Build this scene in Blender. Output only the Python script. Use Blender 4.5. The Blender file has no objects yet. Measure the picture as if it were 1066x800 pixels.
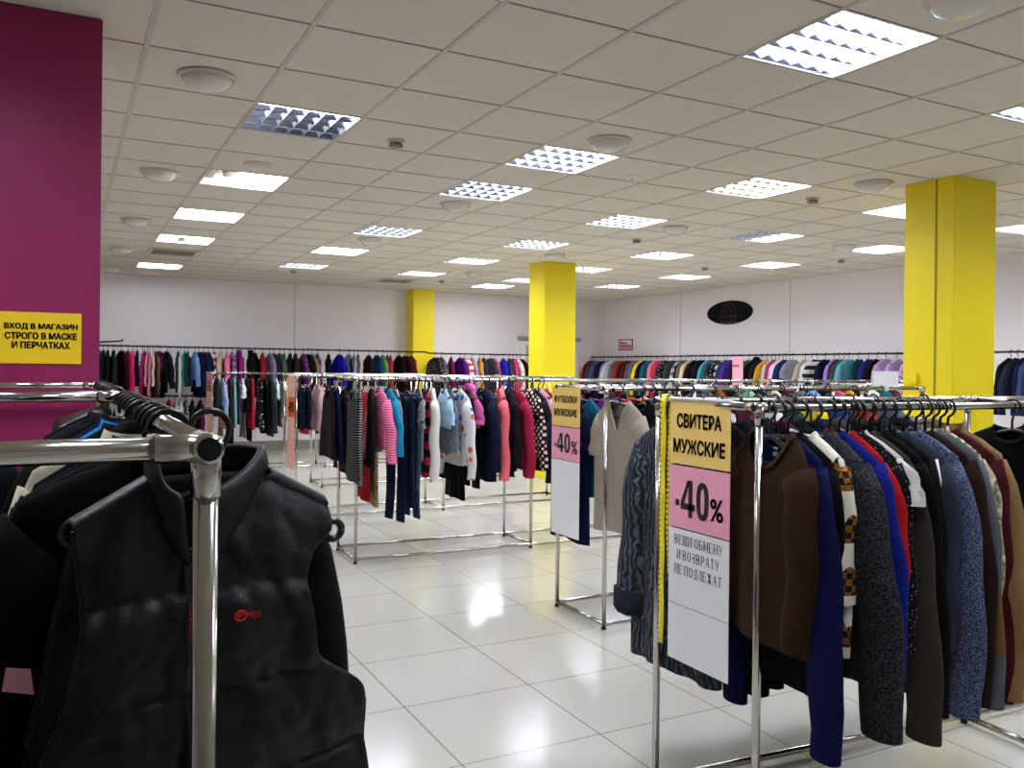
import bpy, bmesh, math, random
from mathutils import Matrix, Vector, noise

PI = math.pi
sc = bpy.context.scene
C = sc.collection

# ---------------------------------------------------------------- camera, world, exposure
CEIL = 2.893
EYE = 1.4495
cam_data = bpy.data.cameras.new('camera')
cam = bpy.data.objects.new('camera', cam_data)
C.objects.link(cam)
cam_data.sensor_fit = 'HORIZONTAL'
cam_data.sensor_width = 36.0
cam_data.lens = 36.0 * 896.454 / 1066.0
cam_data.shift_x = -6.4215 / 1066.0
cam_data.shift_y = -13.3424 / 1066.0
cam_data.clip_start = 0.05
R_ = Vector((0.8843194823, -0.4667539894, 0.0109437908))
F_ = Vector((0.4668031825, 0.8843581764, -0.0023247731))
U_ = Vector((-0.0085931338, 0.0071644385, 0.9999374125))
cam.matrix_world = Matrix(((R_.x, U_.x, -F_.x, 0.0), (R_.y, U_.y, -F_.y, 0.0), (R_.z, U_.z, -F_.z, EYE), (0, 0, 0, 1)))
sc.camera = cam

world = bpy.data.worlds.new('world')
sc.world = world
world.use_nodes = True
world.node_tree.nodes['Background'].inputs[0].default_value = (0.8, 0.85, 1.0, 1)
world.node_tree.nodes['Background'].inputs[1].default_value = 0.05

LAMP = 19.0                     # radiance of the lit ceiling lamps
sc.view_settings.view_transform = 'Standard'
sc.view_settings.look = 'None'
sc.view_settings.gamma = 1.0
sc.view_settings.use_curve_mapping = False
sc.view_settings.exposure = 0.93
sc.cycles.use_denoising = True
sc.cycles.max_bounces = 8
sc.cycles.diffuse_bounces = 5
sc.cycles.glossy_bounces = 4
sc.cycles.sample_clamp_indirect = 6.0

# ---------------------------------------------------------------- materials
def lin(h):
    out = []
    for k in (0, 2, 4):
        c = int(h[k:k + 2], 16) / 255.0
        out.append(c / 12.92 if c <= 0.04045 else ((c + 0.055) / 1.055) ** 2.4)
    return (out[0], out[1], out[2], 1.0)

class NT:
    def __init__(self, name, rough=0.6, metal=0.0, spec=0.5):
        self.m = bpy.data.materials.new(name)
        self.m.use_nodes = True
        self.t = self.m.node_tree
        self.b = self.t.nodes['Principled BSDF']
        self.b.inputs['Roughness'].default_value = rough
        self.b.inputs['Metallic'].default_value = metal
        self.b.inputs['Specular IOR Level'].default_value = spec
    def node(self, kind, **kw):
        n = self.t.nodes.new(kind)
        for k, v in kw.items():
            setattr(n, k, v)
        return n
    def link(self, a, b):
        self.t.links.new(a, b)
    def put(self, sock, v):
        if hasattr(v, 'is_output') or isinstance(v, bpy.types.NodeSocket):
            self.link(v, sock)
        else:
            sock.default_value = v
    def coord(self, out='Object'):
        return self.node('ShaderNodeTexCoord').outputs[out]
    def math(self, op, a, b=0.0, c=None):
        n = self.node('ShaderNodeMath', operation=op)
        self.put(n.inputs[0], a)
        self.put(n.inputs[1], b)
        if c is not None:
            self.put(n.inputs[2], c)
        return n.outputs[0]
    def sep(self, v):
        n = self.node('ShaderNodeSeparateXYZ')
        self.link(v, n.inputs[0])
        return n.outputs
    def mix(self, fac, a, b):
        n = self.node('ShaderNodeMix', data_type='RGBA')
        self.put(n.inputs[0], fac)
        self.put(n.inputs[6], a)
        self.put(n.inputs[7], b)
        return n.outputs[2]
    def noise(self, scale, detail=3.0, rough=0.5, vec=None):
        n = self.node('ShaderNodeTexNoise')
        n.inputs['Scale'].default_value = scale
        n.inputs['Detail'].default_value = detail
        n.inputs['Roughness'].default_value = rough
        self.link(vec if vec is not None else self.coord(), n.inputs['Vector'])
        return n.outputs['Fac']
    def bump(self, height, strength=0.3, dist=0.01):
        n = self.node('ShaderNodeBump')
        n.inputs['Strength'].default_value = strength
        n.inputs['Distance'].default_value = dist
        self.link(height, n.inputs['Height'])
        self.link(n.outputs[0], self.b.inputs['Normal'])
    def color(self, v):
        self.put(self.b.inputs['Base Color'], v)

def plain(name, hexc, rough=0.6, metal=0.0, nscale=0.0, nstr=0.1, spec=0.5, vary=0.0, vscale=3.0):
    n = NT(name, rough, metal, spec)
    c = lin(hexc)
    if vary:
        d = tuple(x * (1 - vary) for x in c[:3]) + (1,)
        n.color(n.mix(n.noise(vscale), c, d))
    else:
        n.color(c)
    if nscale:
        n.bump(n.noise(nscale), nstr)
    return n.m

def emitter(name, hexc, strength):
    n = NT(name, 0.5)
    n.color((0.8, 0.8, 0.8, 1))
    n.b.inputs['Emission Color'].default_value = lin(hexc)
    n.b.inputs['Emission Strength'].default_value = strength
    return n.m

FAB = {}
def fab(hexc, pat=None, hex2=None):
    """woven or knitted cloth; patterns are dyed in, but cable relief gets its shade from colour"""
    key = (hexc, pat, hex2)
    if key in FAB:
        return FAB[key]
    n = NT('cloth_' + hexc + ('_' + pat if pat else ''), 0.9, 0.0, 0.1)
    a = lin(hexc)
    b = lin(hex2) if hex2 else a
    co = n.coord()
    x, y, z = n.sep(co)
    if pat == 'stripes':
        f = n.math('GREATER_THAN', n.math('FRACT', n.math('MULTIPLY', z, 55.0)), 0.62)
        col = n.mix(f, a, b)
    elif pat == 'bands':
        f = n.math('GREATER_THAN', n.math('FRACT', n.math('MULTIPLY', n.math('ADD', z, 0.03), 8.5)), 0.5)
        col = n.mix(f, a, b)
    elif pat == 'plaid':
        f1 = n.math('GREATER_THAN', n.math('FRACT', n.math('MULTIPLY', z, 22.0)), 0.55)
        f2 = n.math('GREATER_THAN', n.math('FRACT', n.math('MULTIPLY', x, 22.0)), 0.55)
        col = n.mix(n.math('MULTIPLY', n.math('ADD', f1, f2), 0.5), a, b)
    elif pat == 'specks':
        v = n.node('ShaderNodeTexVoronoi')
        v.inputs['Scale'].default_value = 110.0
        n.link(co, v.inputs['Vector'])
        col = n.mix(n.math('LESS_THAN', v.outputs['Distance'], 0.22), a, b)
    elif pat in ('dots', 'bigdots', 'hearts'):
        v = n.node('ShaderNodeTexVoronoi')
        v.inputs['Scale'].default_value = {'dots': 34.0, 'bigdots': 13.0, 'hearts': 26.0}[pat]
        v.inputs['Randomness'].default_value = {'dots': 0.9, 'bigdots': 0.55, 'hearts': 0.12}[pat]
        mp = n.node('ShaderNodeMapping')
        mp.inputs['Scale'].default_value = (1, 0.35, 1)
        if pat == 'hearts':
            mp.inputs['Rotation'].default_value = (0, 0.785, 0)
        n.link(co, mp.inputs['Vector'])
        n.link(mp.outputs[0], v.inputs['Vector'])
        f = n.math('LESS_THAN', v.outputs['Distance'], {'dots': 0.3, 'bigdots': 0.36, 'hearts': 0.36}[pat])
        bb = b
        if pat == 'bigdots':
            bb = n.mix(n.math('GREATER_THAN', n.sep(v.outputs['Color'])[0], 0.5), b, lin('d8705a'))
        col = n.mix(f, a, bb)
    elif pat == 'fade':
        f = n.math('MULTIPLY', n.noise(4.0, 2.0), n.math('LESS_THAN', n.math('ABSOLUTE', n.math('ADD', z, 0.5)), 0.25))
        col = n.mix(f, a, b)
    elif pat == 'marl':
        mp = n.node('ShaderNodeMapping')
        mp.inputs['Scale'].default_value = (1, 1, 2.2)
        n.link(co, mp.inputs['Vector'])
        f = n.math('GREATER_THAN', n.noise(170.0, 2.0, 0.6, mp.outputs[0]), 0.52)
        col = n.mix(f, a, b)
    elif pat == 'fairisle':
        zz = n.math('FRACT', n.math('MULTIPLY', z, 7.0))
        zig = n.math('MULTIPLY', n.math('PINGPONG', n.math('MULTIPLY', x, 30.0), 0.5), 0.5)
        f = n.math('GREATER_THAN', n.math('ADD', zz, zig), 0.62)
        ck = n.node('ShaderNodeTexChecker')
        ck.inputs['Scale'].default_value = 55.0
        ck.inputs['Color1'].default_value = lin('8a5f22')
        ck.inputs['Color2'].default_value = a
        n.link(co, ck.inputs['Vector'])
        col = n.mix(f, ck.outputs[0], b)
    elif pat == 'patch':
        f = n.math('LESS_THAN', n.math('ABSOLUTE', n.math('ADD', z, 0.55)), 0.09)
        col = n.mix(f, a, b)
    else:
        d = tuple(min(1.0, q * 0.8) for q in a[:3]) + (1,)
        col = n.mix(n.noise(9.0), a, d)
    n.color(col)
    if pat == 'fur':
        n.bump(n.noise(60.0, 4.0), 0.9, 0.02)
    elif pat in ('marl', 'knit', 'fairisle'):
        w = n.node('ShaderNodeTexWave', wave_type='BANDS', bands_direction='Z')
        w.inputs['Scale'].default_value = 70.0
        w.inputs['Distortion'].default_value = 6.0
        n.link(co, w.inputs['Vector'])
        n.bump(w.outputs['Fac'], 0.5, 0.004)
    elif pat == 'cable':
        w = n.node('ShaderNodeTexWave', wave_type='BANDS', bands_direction='X')
        w.inputs['Scale'].default_value = 13.0
        w.inputs['Distortion'].default_value = 7.0
        w.inputs['Detail'].default_value = 1.0
        w.inputs['Detail Scale'].default_value = 1.6
        n.link(co, w.inputs['Vector'])
        n.bump(w.outputs['Fac'], 1.0, 0.016)
        n.color(n.mix(w.outputs['Fac'], a, b))  # shade of the furrows and light on the ridges put into the colour
    else:
        n.bump(n.noise(130.0, 2.0), 0.25, 0.004)
    FAB[key] = n.m
    return n.m

M = {}
M['chrome'] = plain('chrome_tube', 'c2bfb9', 0.14, 1.0)
M['black_plastic'] = plain('black_plastic', '101012', 0.3)
M['cap'] = plain('tube_bore_shade', '050505', 0.8)
M['clear'] = plain('clear_plastic', 'cfd3d6', 0.2)
M['white_plastic'] = plain('white_plastic', 'e9e6df', 0.35)
M['cream_plastic'] = plain('cream_plastic', 'cfc8b8', 0.4)
M['dark_metal'] = plain('dark_metal', '1d1c1e', 0.35, 0.6)
M['paper_white'] = plain('paper_white', 'f1f1f2', 0.22)
M['paper_yellow'] = plain('paper_amber', 'f6d37a', 0.25)
M['paper_pink'] = plain('paper_pink', 'f3a9ba', 0.25)
M['paper_salmon'] = plain('paper_salmon', 'eab3a0', 0.4)
M['paper_orange'] = plain('paper_orange', 'e0622a', 0.4)
M['sign_yellow'] = plain('sign_yellow', 'f4cf1f', 0.4)
M['ink'] = plain('printing_ink', '1a1512', 0.6)
M['ink_red'] = plain('dark_red_print', '5e1423', 0.5)
M['red_thread'] = plain('red_thread', 'd8231c', 0.7)
M['magenta_paint'] = plain('magenta_paint', '8f1c52', 0.55, 0, 90.0, 0.12, 0.4, 0.06)
M['yellow_paint'] = plain('yellow_paint', 'f2dc16', 0.5, 0, 90.0, 0.1, 0.4, 0.04)
M['wall'] = plain('wall_paint', 'f2edf0', 0.75, 0, 60.0, 0.06, 0.3, 0.05, 0.8)
M['baseboard'] = plain('baseboard_tile', '8d857a', 0.4, 0, 0, 0, 0.5, 0.2, 5.0)
M['seam'] = plain('panel_seam', 'b9b4b0', 0.6)
M['tbar'] = plain('ceiling_bar', 'c6c0b2', 0.5)
M['cross_bar'] = plain('ceiling_cross_bar', '8d877a', 0.6)  # cross bars darkened: shadow line of the tile gaps put into the colour
M['housing'] = plain('lamp_housing', 'e6e6e6', 0.4)
M['fin'] = plain('louver_aluminium', 'c3cfec', 0.2, 1.0)
M['blade'] = plain('louver_blade', 'eef2ff', 0.35, 0.3)
M['lit'] = emitter('lit_diffuser', 'f4f6ff', LAMP)
M['unlit'] = plain('unlit_reflector', '23262c', 0.25, 0.7)
M['tan'] = plain('door_leaf', 'cbb89a', 0.5)
M['door_white'] = plain('door_frame_paint', 'eeecea', 0.5)
M['door_grey'] = plain('door_cornice', 'a6a3a0', 0.5)
M['rust'] = plain('open_lamp_inside', '8a5a40', 0.6, 0, 0, 0, 0.5, 0.7, 9.0)

def floor_mat():
    n = NT('floor_tiles', 0.16, 0, 0.5)
    x, y, z = n.sep(n.coord())
    def joint(v, off):
        f = n.math('FRACT', n.math('DIVIDE', n.math('SUBTRACT', v, off - 6.0), 0.6))
        e = n.math('MINIMUM', f, n.math('SUBTRACT', 1.0, f))
        return n.math('LESS_THAN', e, 0.0036)
    j = n.math('MAXIMUM', joint(x, 1.900), joint(y, 3.468))
    base = n.mix(n.noise(1.3, 4.0), lin('bcbcb1'), lin('b4b3a8'))
    n.color(n.mix(j, base, lin('57534c')))
    n.put(n.b.inputs['Roughness'], n.math('MULTIPLY_ADD', n.noise(2.5), 0.10, 0.10))
    return n.m
M['floor'] = floor_mat()

def ceiling_mat():
    n = NT('ceiling_tiles', 0.9, 0, 0.2)
    sp = n.math('LESS_THAN', n.noise(95.0, 3.0, 0.7), 0.36)
    base = n.mix(n.noise(0.7, 4.0), lin('e4ddd0'), lin('d8d0c1'))
    n.color(n.mix(n.math('MULTIPLY', sp, 0.45), base, lin('9a9182')))
    n.bump(n.noise(110.0), 0.2, 0.004)
    return n.m
M['ceiling'] = ceiling_mat()

def tape_mat():
    n = NT('tape_yellow', 0.4)
    x, y, z = n.sep(n.coord())
    tick = n.math('MULTIPLY', n.math('LESS_THAN', n.math('FRACT', n.math('MULTIPLY', z, 55.0)), 0.3),
                  n.math('GREATER_THAN', y, 0.006))
    n.color(n.mix(tick, lin('f0dd20'), lin('2a2410')))
    return n.m
M['tape'] = tape_mat()

# ---------------------------------------------------------------- object helpers
def link(name, bm, mat, parent=None, smooth=False, matrix=None):
    me = bpy.data.meshes.new(name)
    bmesh.ops.recalc_face_normals(bm, faces=bm.faces[:])
    bm.to_mesh(me)
    bm.free()
    me.materials.append(mat)
    if smooth:
        for p in me.polygons:
            p.use_smooth = True
    o = bpy.data.objects.new(name, me)
    C.objects.link(o)
    if parent is not None:
        o.parent = parent
    if matrix is not None:
        o.matrix_local = matrix
    return o

def empty(name, loc=(0, 0, 0), rz=0.0):
    o = bpy.data.objects.new(name, None)
    o.empty_display_size = 0.05
    C.objects.link(o)
    o.location = loc
    o.rotation_euler = (0, 0, rz)
    return o

def tag(o, label, cat, group=None):
    o['label'] = label
    o['category'] = cat
    if group:
        o['group'] = group
    return o

def struct(o):
    o['kind'] = 'structure'
    return o

def copy_tree(o, parent=None):
    c = o.copy()
    C.objects.link(c)
    if parent is not None:
        c.parent = parent
    for ch in o.children:
        copy_tree(ch, c)
    return c

def box(bm, x0, x1, y0, y1, z0, z1, bevel=0.0):
    m = Matrix.Translation(((x0 + x1) / 2, (y0 + y1) / 2, (z0 + z1) / 2)) @ Matrix.Diagonal((x1 - x0, y1 - y0, z1 - z0, 1))
    r = bmesh.ops.create_cube(bm, size=1.0, matrix=m)
    if bevel:
        es = list({e for v in r['verts'] for e in v.link_edges})
        bmesh.ops.bevel(bm, geom=es, offset=bevel, segments=2, affect='EDGES')

def ring_loft(bm, rings, close_u=True, cap0=False, cap1=False):
    vs = [[bm.verts.new(p) for p in r] for r in rings]
    n = len(vs[0])
    for a, b in zip(vs, vs[1:]):
        for i in range(n if close_u else n - 1):
            j = (i + 1) % n
            bm.faces.new((a[i], a[j], b[j], b[i]))
    if cap0:
        bm.faces.new(vs[0])
    if cap1:
        bm.faces.new(vs[-1])
    return vs

def tube(bm, pts, r, n=10, caps=True, flat=1.0):
    """tube along a polyline; r a number or a list"""
    pts = [Vector(p) for p in pts]
    rings = []
    up = None
    for i, p in enumerate(pts):
        d = (pts[min(i + 1, len(pts) - 1)] - pts[max(i - 1, 0)]).normalized()
        if up is None:
            up = Vector((0, 1, 0)) if abs(d.y) < 0.9 else Vector((1, 0, 0))
        s = d.cross(up).normalized()
        up = s.cross(d).normalized()
        rr = r[i] if isinstance(r, (list, tuple)) else r
        rings.append([p + s * (math.cos(2 * PI * k / n) * rr) + up * (math.sin(2 * PI * k / n) * rr * flat) for k in range(n)])
    ring_loft(bm, rings, True, caps, caps)

def quad(bm, pts):
    bm.faces.new([bm.verts.new(p) for p in pts])

# faces towards -X: reading direction is -Y ; faces towards -Y: reading direction is +X
def basis_negx(x, y, z):
    return Matrix(((0, 0, -1, x), (-1, 0, 0, y), (0, 1, 0, z), (0, 0, 0, 1)))
def basis_negy(x, y, z):
    return Matrix(((1, 0, 0, x), (0, 0, -1, y), (0, 1, 0, z), (0, 0, 0, 1)))

def me_faces(bm, n):
    bm.faces.ensure_lookup_table()
    return [bm.faces[k] for k in range(n)]

def lettering(parent, body, basis, w, h, mat, bold=0.02, name='lettering', lift=0.0015):
    cu = bpy.data.curves.new('type', 'FONT')
    cu.body = body
    cu.offset = .008
    cu.resolution_u = 3
    o = bpy.data.objects.new('type', cu)
    me = bpy.data.meshes.new_from_object(o)
    bpy.data.objects.remove(o)
    bpy.data.curves.remove(cu)
    xs = [v.co.x for v in me.vertices]
    ys = [v.co.y for v in me.vertices]
    cx, cy = (max(xs) + min(xs)) / 2, (max(ys) + min(ys)) / 2
    sx, sy = w / (max(xs) - min(xs)), h / (max(ys) - min(ys))
    if bold > .009:
        # heavier weight: the same letter shapes printed again, slightly shifted
        one = bmesh.new(); one.from_mesh(me)
        for dx, dy in ((bold, 0), (-bold, 0), (0, bold * .7), (0, -bold * .7), (bold * .7, bold * .5), (-bold * .7, -bold * .5)):
            r = bmesh.ops.duplicate(one, geom=me_faces(one, len(me.polygons)))
            bmesh.ops.translate(one, vec=(dx, dy, 0), verts=[e for e in r['geom'] if isinstance(e, bmesh.types.BMVert)])
        one.to_mesh(me); one.free()
    for k, v in enumerate(me.vertices):
        v.co = ((v.co.x - cx) * sx, (v.co.y - cy) * sy, lift)
    me.name = name
    me.materials.clear()
    me.materials.append(mat)
    t = bpy.data.objects.new(name, me)
    C.objects.link(t)
    t.parent = parent
    t.matrix_local = basis
    return t

# ---------------------------------------------------------------- the room
XL, XR, YF, YB = -3.4, 9.98, -3.3, 15.1
def slab(name, *a, mat=None):
    bm = bmesh.new()
    box(bm, *a)
    return struct(link(name, bm, mat))
slab('floor', XL - .1, XR + .1, YF - .1, YB + .1, -0.1, 0.0, mat=M['floor'])
slab('wall_back', XL - .1, XR + .1, YB, YB + 0.15, 0, 3.1, mat=M['wall'])
slab('wall_right', XR, XR + 0.15, YF, YB, 0, 3.1, mat=M['wall'])
slab('wall_left', XL - 0.15, XL, YF, YB, 0, 3.1, mat=M['wall'])
slab('wall_front', XL, XR, YF - 0.15, YF, 0, 3.1, mat=M['wall'])
slab('baseboard_back', XL, XR, YB - 0.02, YB - 0.0005, 0.0, 0.17, mat=M['baseboard'])
slab('baseboard_right', XR - 0.02, XR - 0.0005, YF, YB - 0.02, 0.0, 0.17, mat=M['baseboard'])
for k, y in enumerate((12.56, 9.87, 7.2, 4.5)):
    slab('trim_%d' % (k + 2), XR - 0.004, XR - 0.0003, y - 0.006, y + 0.006, 0.17, CEIL, mat=M['seam'])
slab('trim_6', 3.549, 3.561, YB - 0.004, YB - 0.0003, 0.17, CEIL, mat=M['seam'])

GX, GY = 0.3186, 4.2232
LAMPS = {(1, 1): 'half', (1, 4): 'broken', (1, 7): 'bare', (1, 10): 'bare', (1, 15): 'bare',
         (4, -3): 'full', (4, 1): 'full', (4, 3): 'full', (4, 7): 'full', (4, 10): 'open', (4, 13): 'full',
         (7, -3): 'full', (7, 1): 'full', (7, 4): 'full', (7, 7): 'full', (7, 10): 'full', (7, 13): 'full',
         (10, 1): 'open', (10, 4): 'halfdark', (10, 7): 'full', (10, 10): 'full', (10, 13): 'full', (10, 15): 'open',
         (13, 1): 'full', (13, 4): 'full', (13, 7): 'full', (13, 10): 'full', (13, 13): 'full',
         (1, -3): 'full', (4, -6): 'full', (7, -6): 'full', (10, -3): 'full', (1, -6): 'full', (-2, -3): 'full', (-2, 1): 'full'}  # lamps on this line are out of view, added along the grid for light
GRILLES = {(1, 12): 0, (7, 15): 0}
def cell(i, j):
    return GX + .6 * i, GX + .6 * (i + 1), GY + .6 * j, GY + .6 * (j + 1)
bm = bmesh.new()
for i in range(-7, 17):
    for j in range(-13, 19):
        x0, x1, y0, y1 = cell(i, j)
        x1 = min(x1, XR + .05); x0 = max(x0, XL - .05); y0 = max(y0, YF - .05); y1 = min(y1, YB + .05)
        if x1 <= x0 or y1 <= y0 or (i, j) in LAMPS:
            continue
        quad(bm, [(x0, y0, CEIL), (x0, y1, CEIL), (x1, y1, CEIL), (x1, y0, CEIL)])
struct(link('ceiling', bm, M['ceiling']))
slab('added_ceiling_deck', XL - .1, XR + .1, YF - .1, YB + .1, 3.1, 3.2, mat=M['housing'])  # unseen slab added above the ceiling to make the room light-tight
bm = bmesh.new()
for i in range(-6, 17):
    x = GX + .6 * i
    if XL < x < XR - .02:
        box(bm, x - .0115, x + .0115, YF, YB, CEIL - .004, CEIL + .01)
struct(link('trim_1', bm, M['tbar']))
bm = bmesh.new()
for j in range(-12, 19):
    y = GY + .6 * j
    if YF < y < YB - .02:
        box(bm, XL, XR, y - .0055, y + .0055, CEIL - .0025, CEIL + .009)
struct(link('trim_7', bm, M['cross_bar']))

def pillar(name, x0, x1, y0, y1, mat):
    bm = bmesh.new()
    box(bm, x0, x1, y0, y1, 0, CEIL - 0.001, 0.004)
    o = struct(link(name, bm, mat))
    return o
p1 = pillar('pillar_1', 5.70, 6.18, 4.05, 4.47, M['yellow_paint'])
bm = bmesh.new(); box(bm, 5.694, 5.7005, 4.19, 4.202, 0, CEIL - .002)
link('groove', bm, plain('yellow_groove', '8f8110', 0.6), p1)
bm = bmesh.new(); box(bm, 5.672, 5.6995, 4.33, 4.41, 1.36, 1.46, 0.006)
link('switch_box', bm, M['yellow_paint'], p1)
pillar('pillar_2', 5.66, 6.14, 9.98, 10.42, M['yellow_paint'])
pillar('pillar_3', 5.62, 6.03, 14.76, 15.099, M['yellow_paint'])
pillar('pillar_4', -0.36, 0.132, 4.0, 4.46, M['magenta_paint'])

# door on the back wall behind the middle pillar
d = struct(empty('door_1', (0, 0, 0)))
bm = bmesh.new()
box(bm, 7.98, 8.1, 15.02, 15.098, 0, 1.919, .004); box(bm, 9.2, 9.32, 15.02, 15.098, 0, 1.919, .004); box(bm, 7.98, 9.32, 15.02, 15.098, 1.92, 2.02, .006)
link('door_frame', bm, M['door_white'], d)
bm = bmesh.new(); box(bm, 8.1, 9.2, 15.05, 15.095, 0.01, 1.92)
link('door_leaf', bm, M['tan'], d)
bm = bmesh.new(); box(bm, 7.93, 9.37, 14.99, 15.097, 2.03, 2.1, .006)
link('door_cornice', bm, M['door_grey'], d)

# ---------------------------------------------------------------- ceiling lamps
def fins_mesh(cross=False):
    bm = bmesh.new()
    h0, h1 = 0.004, 0.034
    def fin(p, q, t0, t1, alongx):
        a, b = p, q
        if alongx:
            y = a[1]
            vs = [(a[0], y - t0, h0), (b[0], y - t0, h0), (b[0], y + t0, h0), (a[0], y + t0, h0),
                  (a[0], y - t1, h1), (b[0], y - t1, h1), (b[0], y + t1, h1), (a[0], y + t1, h1)]
        else:
            x = a[0]
            vs = [(x - t0, a[1], h0), (x - t0, b[1], h0), (x + t0, b[1], h0), (x + t0, a[1], h0),
                  (x - t1, a[1], h1), (x - t1, b[1], h1), (x + t1, b[1], h1), (x + t1, a[1], h1)]
        v = [bm.verts.new(p_) for p_ in vs]
        for f in ((0, 1, 2, 3), (7, 6, 5, 4), (0, 4, 5, 1), (1, 5, 6, 2), (2, 6, 7, 3), (3, 7, 4, 0)):
            bm.faces.new([v[k] for k in f])
    if not cross:
        for k in range(0, 5):
            y = -.28 + .14 * k
            fin((-.283, y), (.283, y), .002, .016, True)
    else:
        for k in range(1, 6):
            x = -.283 + .566 / 6 * k
            fin((x, -.28), (x, .28), .0015, .008, False)
    return bm
def blades_mesh():
    return fins_mesh(True)

LAMP_POS = {}
def lamp_words(i, j):
    return None
proto_parts = {}
def part_copy(key, builder, name, mat, parent):
    if key not in proto_parts:
        proto_parts[key] = link(name, builder(), mat, parent)
        return proto_parts[key]
    o = proto_parts[key].copy()
    C.objects.link(o)
    o.parent = parent
    return o
def b_housing():
    bm = bmesh.new()
    z1 = 0.10
    for x0, x1, y0, y1 in ((-.297, -.285, -.297, .297), (.285, .297, -.297, .297), (-.285, .285, -.297, -.285), (-.285, .285, .285, .297)):
        box(bm, x0, x1, y0, y1, -.003, z1)
    box(bm, -.297, .297, -.297, .297, z1, z1 + .01)
    return bm
def b_plate(x0, x1, y0, y1, z):
    def f():
        bm = bmesh.new()
        quad(bm, [(x0, y0, z), (x0, y1, z), (x1, y1, z), (x1, y0, z)])
        return bm
    return f
def b_tubes():
    bm = bmesh.new()
    for k in range(4):
        y = -.21 + .14 * k
        tube(bm, [(-.275, y, .045), (.275, y, .045)], .013, 10)
    return bm
LAMP_LABEL = {
    (1, 1): 'square louver ceiling lamp nearest the magenta pillar, its far rows unlit',
    (1, 4): 'damaged ceiling lamp with rusty open left half and one glowing white panel',
    (1, 7): 'uncovered ceiling lamp with bare tubes behind the damaged half-open lamp',
    (1, 10): 'uncovered ceiling lamp just in front of the square air grille on the left',
    (1, 15): 'uncovered ceiling lamp nearest the back wall beyond the square air grille',
    (4, -3): 'largest and nearest ceiling lamp, a glaring louver panel at top right',
    (4, 1): 'louver ceiling lamp in front of the white dome near the picture centre',
    (4, 3): 'louver ceiling lamp one panel behind the lamp beside the middle dome',
    (4, 7): 'small louver ceiling lamp just before the plain white open panel',
    (4, 10): 'ceiling lamp without louver, a plain glowing white panel left of centre',
    (4, 13): 'small louver ceiling lamp behind the plain glowing white panel'}
for (i, j), kind in LAMPS.items():
    x0, x1, y0, y1 = cell(i, j)
    t = empty('ceiling_lamp', ((x0 + x1) / 2, (y0 + y1) / 2, CEIL))
    rowname = {7: 'third', 10: 'fourth', 13: 'fifth', 1: 'first', 4: 'second', -2: 'unseen outer left'}[i]
    order = sorted(b for (a, b) in LAMPS if a == i and b >= -3)
    if (i, j) in LAMP_LABEL:
        lab = LAMP_LABEL[(i, j)]
    else:
        nth = ['nearest', 'second', 'third', 'fourth', 'fifth', 'sixth', 'seventh'][order.index(j)] if j in order else 'unseen rearmost'
        lab = 'square %s ceiling lamp, %s in the %s lamp row from the left' % (
            {'full': 'louver', 'open': 'open white', 'halfdark': 'half unlit', 'bare': 'bare'}.get(kind, 'louver'), nth, rowname)
    tag(t, lab, 'ceiling lamp', 'square lamps in the ceiling grid')
    part_copy('housing', b_housing, 'housing', M['housing'], t)
    if kind in ('half', 'halfdark'):
        if kind == 'half':
            part_copy('dhalf', b_plate(-.285, .285, -.285, 0.0, .056), 'diffuser', M['lit'], t)
            part_copy('uhalf', b_plate(-.285, .285, 0.0, .285, .056), 'unlit_half', M['unlit'], t)
        else:
            part_copy('dhalf2', b_plate(0.0, .285, -.285, .285, .056), 'diffuser', M['lit'], t)
            part_copy('uhalf2', b_plate(-.285, 0.0, -.285, .285, .056), 'unlit_half', M['unlit'], t)
        part_copy('louver', fins_mesh, 'louver_reflector', M['fin'], t); part_copy('blades', blades_mesh, 'louver_blades', M['blade'], t)
    elif kind == 'broken':
        part_copy('dbrok', b_plate(-.02, .285, -.285, .285, .012), 'diffuser', M['lit'], t)
        part_copy('rust', b_plate(-.285, -.02, -.285, .285, .09), 'rusty_inside', M['rust'], t)
        def b_ballast():
            bm = bmesh.new()
            box(bm, -.14, -.05, -.25, .1, .03, .085, .006)
            box(bm, -.25, -.19, -.2, .24, .04, .08, .006)
            return bm
        part_copy('ballast', b_ballast, 'ballast', M['cream_plastic'], t)
    elif kind == 'open':
        part_copy('dopen', b_plate(-.285, .285, -.285, .285, .01), 'diffuser', M['lit'], t)
    elif kind == 'bare':
        part_copy('dbare', b_plate(-.285, .285, -.285, .285, .097), 'reflector', M['housing'], t)
        part_copy('tubes', b_tubes, 'light_tube', emitter('lit_tubes', 'f4f6ff', LAMP * 1.3) if 'tubes' not in proto_parts else None, t)
    else:
        part_copy('dfull', b_plate(-.285, .285, -.285, .285, .056), 'diffuser', M['lit'], t)
        part_copy('louver', fins_mesh, 'louver_reflector', M['fin'], t); part_copy('blades', blades_mesh, 'louver_blades', M['blade'], t)

for (i, j) in GRILLES:
    x0, x1, y0, y1 = cell(i, j)
    t = empty('air_grille', ((x0 + x1) / 2, (y0 + y1) / 2, CEIL))
    tag(t, 'square air grille in the ceiling ' + ('at far left between two bare lamps' if i == 1 else 'near the back wall left of the yellow pilaster'), 'air vent')
    bm = bmesh.new()
    for a in ((-.29, .29, -.29, -.25), (-.29, .29, .25, .29), (-.29, -.25, -.25, .25), (.25, .29, -.25, .25)):
        box(bm, a[0], a[1], a[2], a[3], -.016, -.0045)
    link('frame', bm, M['cream_plastic'], t)
    bm = bmesh.new()
    for k in range(12):
        y = -.24 + k * .042
        box(bm, -.25, .25, y, y + .022, -.014, -.0045)
    link('slats', bm, M['cross_bar'], t)

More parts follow.
